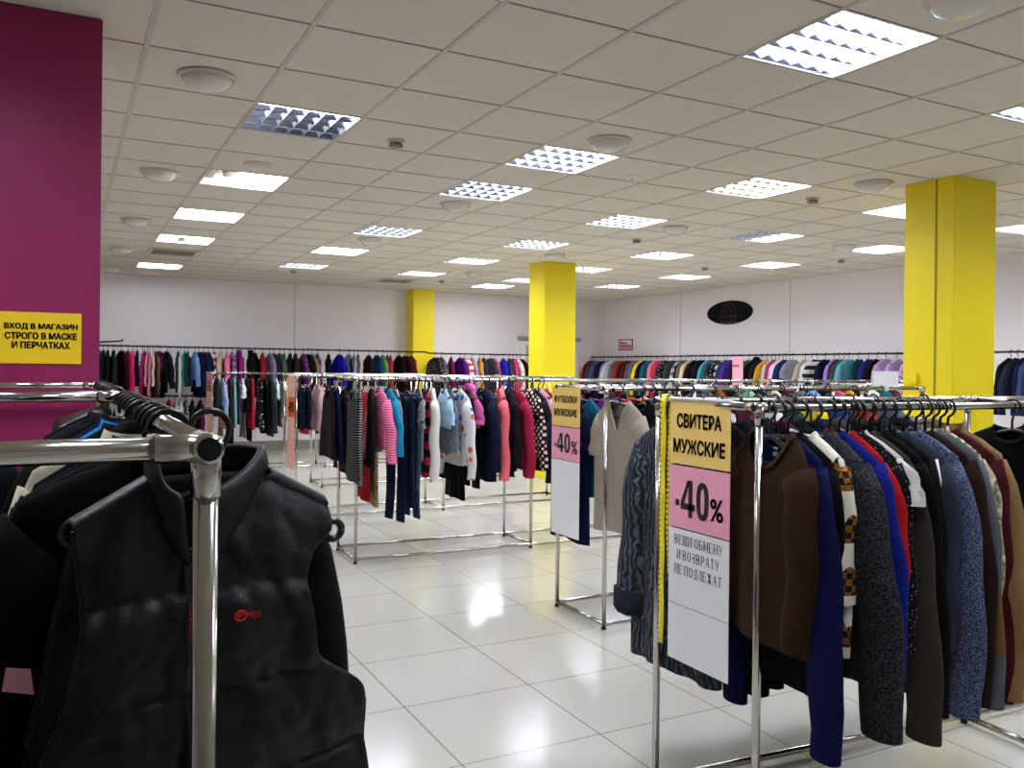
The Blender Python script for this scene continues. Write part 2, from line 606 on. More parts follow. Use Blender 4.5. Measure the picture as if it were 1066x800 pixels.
# domes, detectors and round vents
def b_dome():
    bm = bmesh.new()
    rings = []
    for k in range(9):
        a = PI / 2 * k / 8
        r, z = .118 * math.cos(a) + .0015, -.07 * math.sin(a) - .012
        rings.append([(r * math.cos(2 * PI * q / 32), r * math.sin(2 * PI * q / 32), z) for q in range(32)])
    ring_loft(bm, rings, True, False, True)
    return bm
def b_domering():
    bm = bmesh.new()
    prof = [(.119, -.005), (.122, -.018), (.137, -.017), (.142, -.005)]
    ring_loft(bm, [[(r * math.cos(2 * PI * q / 32), r * math.sin(2 * PI * q / 32), z) for q in range(32)] for r, z in prof], True)
    return bm
dome_mat = NT('dome_glass', 0.12)
dome_mat.color(lin('dcd8d0'))
dome_mat.b.inputs['Coat Weight'].default_value = 0.5
M['dome'] = dome_mat.m
DOMES = [((0, 0), 'largest white dome fixture on the ceiling beside the magenta pillar'),
         ((0, 4), 'second white ceiling dome along the magenta pillar edge'),
         ((0, 8), 'third white ceiling dome along the magenta pillar edge'),
         ((0, 12), 'fourth small ceiling dome along the magenta pillar edge'),
         ((0, 16), 'farthest small ceiling dome along the magenta pillar edge'),
         ((4, 0), 'white ceiling dome behind the louver lamp at the top middle'),
         ((4, 4), 'white ceiling dome directly behind a pair of middle louver lamps'),
         ((4, 8), 'small ceiling dome behind the dark louver lamp left of centre'),
         ((8, 0), 'white ceiling dome beside the top of the near yellow pillar'),
         ((8, 4), 'ceiling dome between lamp rows left of the near yellow pillar'),
         ((8, 8), 'small ceiling dome just above the middle yellow pillar'),
         ((8, 12), 'small ceiling dome left of the middle yellow pillar top'),
         ((4, -4), 'white dome cut by the top edge beside the glaring lamp'),
         ((12, 4), 'ceiling dome close to the left side of the near yellow pillar')]
for (i, j), lab in DOMES:
    t = empty('ceiling_dome', (GX + .6 * (i + .5), GY + .6 * (j + .5), CEIL))
    tag(t, lab, 'ceiling dome', 'round dome fixtures on the ceiling')
    part_copy('dome', b_dome, 'dome_glass', M['dome'], t)
    part_copy('domering', b_domering, 'trim_ring', M['cream_plastic'], t)
for ob in C.objects:
    if ob.name.startswith(('dome_glass', 'trim_ring')):
        for p in ob.data.polygons:
            p.use_smooth = True
def b_lathe(prof, n=24):
    def f():
        bm = bmesh.new()
        ring_loft(bm, [[(r * math.cos(2 * PI * q / n), r * math.sin(2 * PI * q / n), z) for q in range(n)] for r, z in prof], True, True, True)
        return bm
    return f
DET = [((2.05, 1.12), 'detector', 'smoke detector on the ceiling right of the half-lit louver lamp'),
       ((4, 14), 'detector', 'smoke detector on the far left ceiling near the back wall'),
       ((8.2, 5.37), 'detector', 'smoke detector on the ceiling behind the middle lamp row'),
       ((8.07, 1.07), 'detector', 'smoke detector on the ceiling left of the near yellow pillar'),
       ((12.02, 8.02), 'detector', 'far smoke detector on the ceiling toward the right wall'),
       ((13.5, 5.4), 'detector', 'smoke detector on the ceiling close by the near yellow pillar'),
       ((8.06, 14.2), 'detector', 'farthest smoke detector, before the yellow pilaster'),
       ((.9, 9.7), 'detector', 'smoke detector between bare lamps on the left ceiling'),
       ((5.16, 1.23), 'sprinkler', 'white sprinkler head hanging from the ceiling near the middle dome'),
       ((.99, 2.98), 'vent', 'round flat vent beside the damaged ceiling lamp')]
for (i, j), kind, lab in DET:
    loc = (GX + .6 * (i + .5), GY + .6 * (j + .5), CEIL)
    if kind == 'detector':
        t = empty('smoke_detector', loc)
        tag(t, lab, 'smoke detector')
        part_copy('detbase', b_lathe([(.052, -.0003), (.056, -.006), (.055, -.016), (.046, -.018)]), 'base', M['cream_plastic'], t)
        part_copy('dethead', b_lathe([(.036, -.018), (.038, -.03), (.046, -.034), (.044, -.044), (.02, -.05)]), 'sensor_head', M['cross_bar'], t)
    elif kind == 'sprinkler':
        t = empty('sprinkler_head', loc)
        tag(t, lab, 'sprinkler')
        link('flange', b_lathe([(.045, -.0003), (.042, -.012), (.014, -.02)])(), M['white_plastic'], t)
        link('nozzle', b_lathe([(.012, -.02), (.012, -.055), (.022, -.058), (.022, -.062)])(), M['white_plastic'], t)
    else:
        t = empty('round_vent', loc)
        tag(t, lab, 'air vent')
        link('rim', b_lathe([(.1, -.0003), (.1, -.008), (.085, -.014), (.07, -.012)])(), M['cream_plastic'], t)
        link('core', b_lathe([(.06, -.006), (.06, -.016), (.03, -.02)])(), M['cream_plastic'], t)

# ---------------------------------------------------------------- chrome racks
TR = 0.0125
def rack(label, P, ang, segs, width, zt, base=True, name='clothes_rack', r=TR):
    """two hanging rails, end frames and a floor frame; local x runs along the rails, y across"""
    t = empty(name, (P[0], P[1], 0), ang)
    tag(t, label, 'clothes rack', 'chrome clothes racks')
    xs = [0.0]
    for s in segs:
        xs.append(xs[-1] + s)
    zb = 0.03
    def tb(nm, pts, rr=r):
        bm = bmesh.new()
        tube(bm, pts, rr, 12)
        return link(nm, bm, M['chrome'], t, True)
    for y in (0.0, width):
        tb('hanging_rail', [(-.012, y, zt), (xs[-1] + .012, y, zt)])
        if base:
            tb('base_rail', [(0, y, zb), (xs[-1], y, zb)])
    for x in xs:
        for y in (0.0, width):
            tb('post', [(x, y, 0.004), (x, y, zt - r * .5)])
            bm = bmesh.new()
            tube(bm, [(x, y, zt + .004), (x, y, zt - .05)], r * 1.22, 12)
            tube(bm, [(x - (.03 if x > 0 else .0), y, zt), (x + (.03 if x < xs[-1] else .0), y, zt)] if len(xs) > 2 and 0 < x < xs[-1] else
                 ([(x - .021, y, zt), (x + .05, y, zt)] if x == 0 else [(x - .05, y, zt), (x + .021, y, zt)]), r * 1.22, 12)
            tube(bm, [(x, y, zt), (x, y + (.05 if y == 0 else -.05), zt)], r * 1.2, 12)
            link('corner_joint', bm, M['chrome'], t, True)
            if x in (0.0, xs[-1]):
                bm = bmesh.new()
                xx = x - .0215 if x == 0 else x + .0215
                tube(bm, [(xx, y, zt), (xx + (.003 if x == 0 else -.003), y, zt)], r * .98, 12)
                link('tube_opening_shade', bm, M['cap'], t)  # black disc on the tube end paints the shade inside the bore
            bm = bmesh.new()
            tube(bm, [(x, y, 0.0), (x, y, .012)], r * 1.15, 12)
            link('foot', bm, M['black_plastic'], t)
        tb('cross_bar', [(x, 0, zt), (x, width, zt)])
        tb('base_cross_bar', [(x, 0, zb), (x, width, zb)])
    return t

def d2(a):
    return math.radians(a)
rack('nearest chrome rack in the left foreground carrying the black quilted vest', (0.131, 0.935), PI / 2, [1.57], 0.47, 1.365)
rack('chrome rack behind the vest rack, ending at the magenta pillar', (0.125, 2.58), PI / 2, [1.33], 0.47, 1.365)
rack('chrome rack of sweaters at right with the big sweater sale sign', (1.785, 1.88), d2(-4.5), [1.5, 1.45], 0.53, 1.345)
rack('chrome rack of t-shirts with the narrow sale sign, behind the sweater rack', (2.68, 4.02), 0, [1.45, 1.2], 0.515, 1.345)
rack('long chrome rack of dresses and jackets in the middle of the floor', (1.915, 6.17), d2(-1.8), [1.45, 1.45], 0.51, 1.36)
rack('chrome rack behind the middle one, with a beige and orange end sign', (1.94, 8.12), 0, [1.5, 1.5], 0.5, 1.36)
rack('chrome rack behind the orange sign rack, starting with brown and navy clothes', (2.75, 10.22), 0, [1.4, 1.2], 0.53, 1.35)
rack('farthest chrome rack on the floor, with a pink end sign at its left end', (1.8, 12.3), 0, [1.55, 1.5], 0.5, 1.35)
rack('chrome rack to the right behind the near yellow pillar', (6.0 + .98, 4.95), PI / 2, [.9], 0.5, 1.34)

def wall_rail(name, label, p, q, z, drops, wx, wy):
    t = empty(name, (0, 0, 0))
    tag(t, label, 'wall rail')
    bm = bmesh.new(); tube(bm, [(p[0], p[1], z), (q[0], q[1], z)], .013, 10)
    link('rail', bm, M['dark_metal'], t, True)
    for k in range(drops):
        f = (k + .5) / drops
        x, y = p[0] + (q[0] - p[0]) * f, p[1] + (q[1] - p[1]) * f
        bm = bmesh.new()
        tube(bm, [(x, y, z), (x if wx is None else wx, y if wy is None else wy, z)], .009, 8)
        link('bracket', bm, M['dark_metal'], t, True)
    return t
wall_rail('wall_rail', 'black rail along the back wall carrying jackets and coats', (-0.3, 14.5), (5.8, 14.5), 1.74, 5, None, 15.098)
wall_rail('wall_rail', 'black rail along the back wall right of the yellow pilaster', (5.8, 14.5), (8.0, 14.5), 1.72, 2, None, 15.098)
wall_rail('wall_rail', 'low rail on the back wall under the upper row of coats', (0.6, 14.5), (2.3, 14.5), 0.97, 2, None, 15.098)
wall_rail('wall_rail', 'black rail along the right wall under the oval emblem', (9.62, 7.2), (9.62, 15.02), 1.71, 6, 9.978, None)
wall_rail('wall_rail', 'black rail on the right wall seen right of the near yellow pillar', (9.62, 3.6), (9.62, 6.6), 1.71, 2, 9.978, None)

# ---------------------------------------------------------------- garments
def sgnpow(v, p):
    return math.copysign(abs(v) ** p, v)
def lerp(a, b, f):
    return a + (b - a) * f

def body_bm(bm, g, rnd, n=30, levels=15):
    """torso of an upper garment: neck opening at z~0, open hem at z=-L. x across, y thickness, front is -y"""
    L, sw, bw, hw, t = g['L'], g['sw'], g['bw'], g['hw'], g['t']
    nw, nd, vee = g.get('nw', .07), g.get('nd', .05), g.get('vee', False)
    A = g.get('fold', .012)
    p1, p2, p3 = rnd.uniform(0, 6), rnd.uniform(0, 6), rnd.uniform(0, 6)
    kf = rnd.uniform(14, 22)
    drop = g.get('drop', .062)
    keys = [(0.0, nw, .002, -nd, -.012, t * .8), (.3, lerp(nw, sw, .45), -drop * .38, -nd - .012, -.03, t * .9),
            (.7, sw * .97, -drop, -nd * .8 - .05, -drop - .02, t), (1.0, sw + .012, -drop - .045, min(-drop - .06, -nd * .9 - .06), -drop - .06, t)]
    seq = []
    for s in (0, .15, .3, .5, .7, .85, 1.0):
        for a, b in zip(keys, keys[1:]):
            if a[0] <= s <= b[0]:
                f = (s - a[0]) / (b[0] - a[0])
                seq.append([lerp(a[k], b[k], f) for k in range(1, 6)])
                break
    za = keys[-1][2]
    for k in range(1, levels + 1):
        f = k / levels
        z = lerp(za, -L, f)
        w = lerp(sw + .012, bw, min(1, f * 4)) if f < .25 else lerp(bw, hw, (f - .25) / .75)
        zf = lerp(keys[-1][3], lerp(za, -L, 6 / levels), k / 6) if k < 6 and keys[-1][3] < za - .02 and keys[-1][3] > lerp(za, -L, 6 / levels) else z
        seq.append([w, z, zf, z, t])
    rings = []
    for w, zs, zf, zb, tt in seq:
        dep = min(1.0, max(0.0, (-zs - .05) / (L * .6)))
        q = 1.0
        if g.get('quilt'):
            q = 1 + .35 * abs(math.sin(PI * zs / g['quilt']))
        ring = []
        for k in range(n):
            a = 2 * PI * k / n
            cx, sy = math.cos(a), math.sin(a)
            x = w * sgnpow(cx, .75)
            y = tt * q * sgnpow(sy, .7)
            u = abs(x) / w if w else 0
            m = (1 - u) if vee else max(0, 1 - u * u) ** .65
            z = lerp(zs, zf if sy < 0 else zb, m) if abs(zf - zs) + abs(zb - zs) > 1e-6 else zs
            fd = A * (.2 + .8 * dep)
            y += fd * math.sin(kf * x + p1 + 1.5 * z) + .5 * fd * math.sin(2.3 * kf * x + p2 - 3 * z)
            x *= 1 + .02 * math.sin(9 * z + p3)
            if zs <= -L + 1e-4:
                z += .007 * math.sin(kf * x * .8 + p2)
            ring.append((x, y, z))
        rings.append(ring)
    ring_loft(bm, rings, True)
    return rings

def sleeve_bm(bm, g, side, rnd, n=14):
    SL, sw, drop = g['SL'], g['sw'], g.get('drop', .062)
    fl = g.get('flare', .09)
    short = SL < .3
    wob = rnd.uniform(-.02, .02)
    yy = g.get('sy', 0.0) + rnd.uniform(-.012, .012)
    m = 6 if short else 11
    rings = []
    r0, r1 = (.064, .07) if short else (g.get('sr0', .07), g.get('sr1', .045))
    ph = rnd.uniform(0, 6)
    for k in range(m + 1):
        f = k / m
        # centre line: leaves the shoulder outwards, then falls
        x = sw - .045 + fl * (1 - (1 - f) ** 2.0) + wob * math.sin(PI * f) + .018
        z = -drop - r0 * .86 - SL * f * (.93 + .07 * f)
        if f == 0:
            x -= .01
        rx = lerp(r0, r1, f) * (1 + .05 * math.sin(15 * f + ph))
        ry = min(g['t'] * 1.15 + .008, rx) * (1 if not g.get('quilt') else 1 + .22 * abs(math.sin(PI * z / g['quilt'])))
        if not short and f > .9:
            rx *= g.get('cuff', .9)
        slope = math.atan2(fl * (1 - f) * 1.4, SL)
        if f < .18:
            slope += .6 * (1 - f / .18)
        ring = []
        for q in range(n):
            a = 2 * PI * q / n
            cx, cy = rx * math.cos(a), ry * math.sin(a)
            ring.append((side * (x + cx * math.cos(slope)), yy * min(1, 2 * f) + cy + .006 * math.sin(12 * f + ph), z + cx * math.sin(slope) + (0.0 if f else .0)))
        rings.append(ring)
    ring_loft(bm, rings, True, True, False)
    # hem turned inside the cuff
    last = rings[-1]
    c = Vector((sum(p[0] for p in last) / n, sum(p[1] for p in last) / n, sum(p[2] for p in last) / n))
    ring_loft(bm, [last, [tuple(c + (Vector(p) - c) * .86 + Vector((0, 0, .001))) for p in last], [tuple(c + (Vector(p) - c) * .8 + Vector((0, 0, .05))) for p in last]], True, False, True)

def collar_bm(bm, g, h=.012, r=.007):
    nw, nd, t, vee = g.get('nw', .07), g.get('nd', .05), g['t'], g.get('vee', False)
    lo, hi, inn = [], [], []
    n = 28
    for k in range(n):
        a = 2 * PI * k / n
        cx, sy = math.cos(a), math.sin(a)
        x, y = nw * sgnpow(cx, .75), t * .8 * sgnpow(sy, .7)
        u = abs(x) / nw
        m = (1 - u) if vee else max(0, 1 - u * u) ** .65
        z = lerp(.002, -nd if sy < 0 else -.012, m)
        lo.append((x * 1.1, y * 1.12 - (.003 if sy < 0 else -.002), z - h * .45))
        hi.append((x * .96, y * 1.05, z + h * .6))
        inn.append((x * .9, y * .8, z - h * .2))
    ring_loft(bm, [lo, hi, inn], True)

def skirt_bm(bm, g, rnd, n=30, levels=10):
    L, w0, w1, t = g['L'], g['bw'], g['hw'], g['t']
    p1, kf = rnd.uniform(0, 6), rnd.uniform(20, 30)
    rings = []
    for k in range(levels + 1):
        f = k / levels
        w, z = lerp(w0, w1, f), -.03 - (L - .03) * f
        ring = []
        for q in range(n):
            a = 2 * PI * q / n
            x = w * sgnpow(math.cos(a), .75)
            y = t * sgnpow(math.sin(a), .7) + g['fold'] * f * math.sin(kf * x + p1)
            ring.append((x, y, z))
        rings.append(ring)
    ring_loft(bm, rings, True, True)

def trousers_bm(bm, g, rnd, n=16):
    L, w, t = g['L'], g['bw'], g['t']
    rings = []
    for k in range(6):
        f = k / 5
        z = -.03 - .24 * f
        rings.append([(lerp(w * .85, w, f) * sgnpow(math.cos(2 * PI * q / 24), .75), t * sgnpow(math.sin(2 * PI * q / 24), .7), z) for q in range(24)])
    ring_loft(bm, rings, True, True, True)
    for s in (-1, 1):
        rings = []
        ph = rnd.uniform(0, 6)
        for k in range(10):
            f = k / 9
            z = -.24 - (L - .24) * f
            cx = s * (w * .5 + .012 * f)
            rx, ry = lerp(w * .5, w * .4, f), t * lerp(.98, .8, f)
            rings.append([(cx + rx * sgnpow(math.cos(2 * PI * q / n), .8), ry * math.sin(2 * PI * q / n) + .01 * f * math.sin(6 * f + ph), z) for q in range(n)])
        ring_loft(bm, rings, True, True, False)

def hood_bm(bm, g):
    rings = []
    for k in range(7):
        f = k / 6
        z = .05 - .13 * f
        w = .085 * math.sin(PI * (.12 + .8 * f))
        rings.append([(w * math.cos(2 * PI * q / 14), .01 + (g['t'] * 1.0 + .012) * math.sin(2 * PI * q / 14), z) for q in range(14)])
    ring_loft(bm, rings, True, True, True)

def hook_pts(hz):
    pts = [(0, 0, -.012), (0, 0, hz - .052)]
    # curl from the stem round over the rail
    for k in range(13):
        a = -PI / 2 + .2 + (PI * 1.42) * k / 12
        pts.append((.0265 * math.cos(a), 0, hz - .006 + .0265 * math.sin(a)) if k else (.004, 0, hz - .034))
    return pts
HZ = 0.075
def hanger_hook():
    bm = bmesh.new()
    tube(bm, hook_pts(HZ), .0044, 8)
    return bm
def hanger_arms(w):
    def f():
        bm = bmesh.new()
        pts = []
        for k in range(13):
            f_ = -1 + 2 * k / 12
            pts.append((w * f_, 0, -.008 - .064 * abs(f_) ** 1.25))
        tube(bm, pts, [.0065 + .006 * abs(-1 + 2 * k / 12) for k in range(13)], 8, True, .8)
        tube(bm, [(-w * .9, 0, -.068), (-w * .7, 0, -.088), (w * .7, 0, -.088), (w * .9, 0, -.068)], .0042, 8)
        return bm
    return f
def hanger_far(w):
    def f():
        bm = bmesh.new()
        tube(bm, hook_pts(HZ), .0042, 6)
        tube(bm, [(-w, 0, -.07), (-w * .5, 0, -.03), (0, 0, -.008), (w * .5, 0, -.03), (w, 0, -.07)], .0075, 6)
        return bm
    return f
HMESH = {}
def hmesh(key, builder, mat):
    if key not in HMESH:
        me = bpy.data.meshes.new('hanger')
        bm = builder()
        bmesh.ops.recalc_face_normals(bm, faces=bm.faces[:])
        bm.to_mesh(me); bm.free()
        me.materials.append(mat)
        for p in me.polygons:
            p.use_smooth = True
        HMESH[key] = me
    return HMESH[key]
def add_mesh(name, me, parent=None):
    o = bpy.data.objects.new(name, me)
    C.objects.link(o)
    if parent is not None:
        o.parent = parent
    return o

KIND = {  # sw, bw, hw, t, sleeve share of length, default minimal length
    'jacket': (.185, .215, .215, .030, .95), 'coat': (.185, .215, .235, .034, .72), 'puffer': (.19, .225, .22, .045, .95),
    'sweater': (.19, .225, .22, .030, .95), 'cardigan': (.19, .22, .225, .032, .93), 'shirt': (.185, .215, .215, .024, .9),
    'tshirt': (.175, .205, .21, .022, .28), 'tank': (.13, .18, .195, .02, 0), 'dress': (.14, .17, .24, .024, 0),
    'skirt': (.0, .15, .21, .024, 0), 'trousers': (.0, .16, .16, .026, 0), 'fleece': (.19, .23, .24, .045, .9)}
WORD = {'tshirt': 't-shirt', 'puffer': 'puffer jacket', 'tank': 'sleeveless top', 'fleece': 'fleece jacket'}
OBJNAME = {'tshirt': 't_shirt', 'puffer': 'puffer_jacket', 'tank': 'tank_top', 'fleece': 'fleece_jacket'}
SEED = [1]

def spec(kind, L, **kw):
    sw, bw, hw, t, ss = KIND[kind]
    k = max(.82, min(1.0, .5 + L * .8))
    g = dict(L=L, sw=sw * k, bw=bw * k, hw=hw * k, t=t, SL=L * ss if ss else 0, fold=.012, nw=.062 * k, nd=.05 * k)
    if kind == 'tshirt':
        g['SL'] = .18 * k; g['flare'] = .035; g['sr0'] = .062
    if kind == 'puffer':
        g['quilt'] = .085
    if kind in ('dress', 'tank'):
        g['nd'] = .1 * k
    g.update(kw)
    return g

def garment(kind, mat, g, parts=False, collar_mat=None, hood=False, sleeve_mat=None):
    SEED[0] += 1
    rnd = random.Random(SEED[0])
    nm = OBJNAME.get(kind, kind)
    if kind in ('skirt', 'trousers'):
        bm = bmesh.new()
        (skirt_bm if kind == 'skirt' else trousers_bm)(bm, g, rnd)
        return link(nm, bm, mat, None, True)
    if not parts:
        bm = bmesh.new()
        body_bm(bm, g, rnd, 22, 9)
        if g['SL']:
            sleeve_bm(bm, g, 1, rnd, 10)
            sleeve_bm(bm, g, -1, rnd, 10)
        collar_bm(bm, g)
        if hood:
            hood_bm(bm, g)
        return link(nm, bm, mat, None, True)
    t = empty(nm)
    bm = bmesh.new(); body_bm(bm, g, rnd, 40, 20)
    link('body', bm, mat, t, True)
    if g['SL']:
        for s in (1, -1):
            bm = bmesh.new(); sleeve_bm(bm, g, s, rnd, 18)
            link('sleeve', bm, sleeve_mat or mat, t, True)
    bm = bmesh.new(); collar_bm(bm, g, g.get('ch', .012 if kind in ('tshirt', 'sweater', 'tank', 'dress') else .024))
    link('collar', bm, collar_mat or mat, t, True)
    if hood:
        bm = bmesh.new(); hood_bm(bm, g)
        link('hood', bm, mat, t, True)
    return t

ORD = ['first', 'second', 'third', 'fourth', 'fifth', 'sixth', 'seventh', 'eighth', 'ninth', 'tenth', 'eleventh', 'twelfth',
       'thirteenth', 'fourteenth', 'fifteenth', 'sixteenth', 'seventeenth', 'eighteenth', 'nineteenth', 'twentieth']
USED = set()
def short(e):
    return e[3] + ' ' + WORD.get(e[2], e[2])
def hang_row(entries, P, d, z, where, group, parts=False, side='n', hangers=True, rot=5.0, minlen=None, off=0.0):
    """entries: (position, length, kind, colour, cloth colour, pattern, second colour) ; P+s*d runs along the rail"""
    n = Vector((d[1], -d[0])) if side == 'n' else Vector((-d[1], d[0]))
    ang = math.atan2(n.y, n.x)
    rnd = random.Random(hash(len(where)) + 7)
    es = sorted(entries, key=lambda e: e[0])
    for k, e in enumerate(es):
        s, L, kind, colour, hx = e[:5]
        pat = e[5] if len(e) > 5 else None
        hx2 = e[6] if len(e) > 6 else None
        if minlen and L < minlen.get(kind, 0):
            L = minlen.get(kind)
        gap = min([abs(es[q][0] - s) for q in (k - 1, k + 1) if 0 <= q < len(es)])
        g = spec(kind, L, t=max(.011, min(KIND[kind][3] * .95, gap * (.4 if parts else .42))), fold=min(.012, gap * .16))
        o = garment(kind, fab(hx, pat, hx2), g, parts, hood='hood' in colour)
        x, y = P[0] + d[0] * (s + off), P[1] + d[1] * (s + off)
        a = ang + math.radians(rot * (.75 * math.sin(s * 11 + len(where)) + .35 * rnd.uniform(-1, 1)))
        o.location = (x, y, z - HZ)
        o.rotation_euler = (0, 0, a)
        left = short(es[k - 1]) if k else None
        right = short(es[k + 1]) if k + 1 < len(es) else None
        if left and right:
            lab = '%s on %s between %s and %s' % (short(e), where, es[k - 1][3], es[k + 1][3])
        elif right:
            lab = '%s hanging first on %s, before the %s' % (short(e), where, es[k + 1][3])
        else:
            lab = '%s hanging last on %s, after the %s' % (short(e), where, es[k - 1][3])
        if len(lab.split()) > 16:
            lab = '%s on %s after %s' % (short(e), where, es[k - 1][3] if k else 'the end')
        while lab in USED:
            lab = lab + ' too'
        USED.add(lab)
        tag(o, lab, WORD.get(kind, kind), group)
        if hangers:
            hanger((x, y, z - HZ), a, parts, g['sw'] * .95 if g['sw'] else .15, 'hanger holding the %s on %s' % (short(e), where), 'hangers on ' + where)

HCOL = [0]
def hanger(loc, a, parts, w, label, group, kind=None):
    HCOL[0] += 1
    clear = kind == 'clear'
    mat = M['clear'] if clear else M['black_plastic']
    lab = ('clear plastic ' if clear else 'black plastic ') + label
    if len(lab.split()) > 16:
        lab = ' '.join(lab.replace(' the ', ' ').split()[:16])
    w = round(w * 50) / 50
    if parts:
        t = empty('clothes_hanger')
        add_mesh('hook', hmesh(('hook', clear), hanger_hook, mat if not clear else M['chrome']), t)
        add_mesh('shoulder_bar', hmesh(('arms', w, clear), hanger_arms(w), mat), t)
    else:
        t = add_mesh('clothes_hanger', hmesh(('far', w, clear), hanger_far(w), mat))
    t.location = loc
    t.rotation_euler = (0, 0, a)
    while lab in USED:
        lab += ' too'
    USED.add(lab)
    tag(t, lab, 'hanger', group)
    return t
BACK_RAIL = [
    (0.53, 1.08, 'jacket', 'black', '15151a'),
    (0.59, 1.08, 'coat', 'black padded', '101014'),
    (0.67, 1.09, 'coat', 'charcoal', '1e1e24'),
    (0.78, 0.54, 'jacket', 'dark maroon furry', '3a0f22', 'fur'),
    (0.87, 0.68, 'coat', 'raspberry', 'c02058'),
    (0.94, 0.29, 'jacket', 'hot pink', 'e0407f'),
    (1.0, 0.33, 'jacket', 'navy knitted', '14141e'),
    (1.08, 0.14, 'tshirt', 'white and grey', 'c9c6ca', 'dots', '444450'),
    (1.11, 0.68, 'coat', 'magenta', '8f1c5c'),
    (1.15, 0.38, 'jacket', 'baby pink', 'e08aa4'),
    (1.18, 0.77, 'coat', 'dusty pink', 'c77a86'),
    (1.23, 0.27, 'jacket', 'cream fleece', 'e9d3c6', 'fur'),
    (1.26, 0.6, 'coat', 'brown fur', '6d5540', 'fur'),
    (1.3, 0.27, 'tshirt', 'plum', '6a1848'),
    (1.33, 0.67, 'coat', 'black velvet', '0e0d12'),
    (1.42, 0.48, 'jacket', 'black zip', '14141a'),
    (1.59, 0.54, 'puffer', 'charcoal quilted', '2e323c'),
    (1.63, 0.66, 'coat', 'ivory', 'cfc8bf'),
    (1.69, 0.18, 'jacket', 'teal trimmed', '177f78'),
    (1.74, 0.45, 'jacket', 'dark green', '1f332e'),
    (1.84, 0.33, 'jacket', 'sky blue', '6d95d0'),
    (1.9, 0.69, 'coat', 'midnight blue', '10142e'),
    (1.97, 0.39, 'jacket', 'navy', '1a2244'),
    (2.04, 0.69, 'coat', 'dark navy', '121833'),
    (2.13, 0.22, 'jacket', 'navy and red', '8f1f22', 'bands', 'e8e2e0'),
    (2.23, 0.51, 'coat', 'sand', 'b7a78d'),
    (2.33, 0.51, 'coat', 'candy pink', 'e46d98'),
    (2.41, 0.43, 'jacket', 'red and blue', 'b3244c', 'bands', '3c7fb0'),
    (2.51, 0.43, 'jacket', 'magenta hooded', '8f1f70'),
    (2.69, 0.51, 'coat', 'black hooded', '0d0d0f'),
    (2.77, 0.51, 'coat', 'black woollen', '131213'),
    (2.89, 0.43, 'coat', 'crimson', '8e1424'),
    (3.01, 0.24, 'jacket', 'lilac grey', '8d8aa6'),
    (3.07, 0.43, 'coat', 'dark violet', '241b3f'),
    (3.17, 0.43, 'jacket', 'emerald green', '1d7a45'),
    (3.24, 0.43, 'coat', 'grey green', '4c544a'),
    (3.34, 0.43, 'coat', 'black ribbed', '15130f'),
    (3.43, 0.42, 'coat', 'dark brown', '2a241a'),
    (3.56, 0.42, 'jacket', 'purple plaid', '3a1436', 'plaid', '7a4a86'),
    (3.64, 0.42, 'coat', 'near black', '17131a'),
    (3.7, 0.31, 'jacket', 'khaki tan', '8d7a58'),
    (3.8, 0.42, 'jacket', 'violet plaid', '43203f', 'plaid', '8a5f7a'),
    (3.99, 0.42, 'coat', 'black fluffy', '0c0b10', 'fur'),
    (4.18, 0.42, 'jacket', 'cobalt blue', '1c1aa8'),
    (4.33, 0.23, 'jacket', 'silver grey', '8f9ab2'),
    (4.36, 0.42, 'coat', 'navy quilted', '171c33'),
    (4.44, 0.31, 'jacket', 'pale grey', 'a2a6b0'),
    (4.51, 0.42, 'coat', 'grey brown', '5b5248'),
    (4.7, 0.42, 'jacket', 'dark brown furry', '2c1a14', 'fur'),
    (4.85, 0.42, 'jacket', 'denim blue', '243d66'),
    (4.96, 0.27, 'jacket', 'lime green', '5d9a2f'),
    (5.04, 0.42, 'jacket', 'plum purple', '6f1758'),
    (5.1, 0.42, 'coat', 'rust red', '8f2f22'),
    (5.26, 0.33, 'jacket', 'black trimmed', '141112'),
    (5.38, 0.42, 'coat', 'dark burgundy', '3a1519'),
    (5.49, 0.21, 'jacket', 'wine red', '6b2224'),
    (5.95, 0.42, 'coat', 'black floral', '1c1c1e', 'dots', '9a93a0'),
    (6.06, 0.41, 'coat', 'grey floral', '4a424c', 'dots', 'b79db0'),
    (6.26, 0.41, 'jacket', 'dark raspberry', '6a1345'),
    (6.45, 0.41, 'jacket', 'purple satin', '4a1478'),
    (6.53, 0.41, 'coat', 'orange striped', 'c9542c', 'bands', 'e8e0e0'),
    (6.68, 0.25, 'jacket', 'lilac patterned', 'a08ba6', 'dots', '555060'),
    (6.84, 0.25, 'jacket', 'mustard', 'c28a3a'),
    (6.92, 0.41, 'coat', 'dark grey', '2e2a35'),
    (7.06, 0.41, 'coat', 'grey brown checked', '4f444c', 'plaid', '2a2530'),
    (7.12, 0.2, 'jacket', 'coral', 'd2505c'),
    (7.33, 0.41, 'jacket', 'royal blue', '1d28b0'),
    (7.46, 0.41, 'jacket', 'slate grey', '3a3d4c'),
    (7.54, 0.41, 'coat', 'rose', 'b23e68'),
    (7.62, 0.32, 'jacket', 'cream printed', 'e5d6c6', 'dots', 'c99a88'),
    (7.7, 0.41, 'jacket', 'black satin', '0e0e10'),
]
LOW_BACK_RAIL = [
    (1.46, 0.33, 'jacket', 'red', 'a81a28'),
    (1.56, 0.28, 'jacket', 'white', 'd9d4d4'),
    (1.63, 0.28, 'jacket', 'white knitted', 'cfcaca'),
    (1.71, 0.28, 'jacket', 'black and white', '3a383c', 'dots', 'd9d9d9'),
    (1.81, 0.28, 'jacket', 'black', '141316'),
    (1.93, 0.34, 'jacket', 'plum', '4a1238'),
]
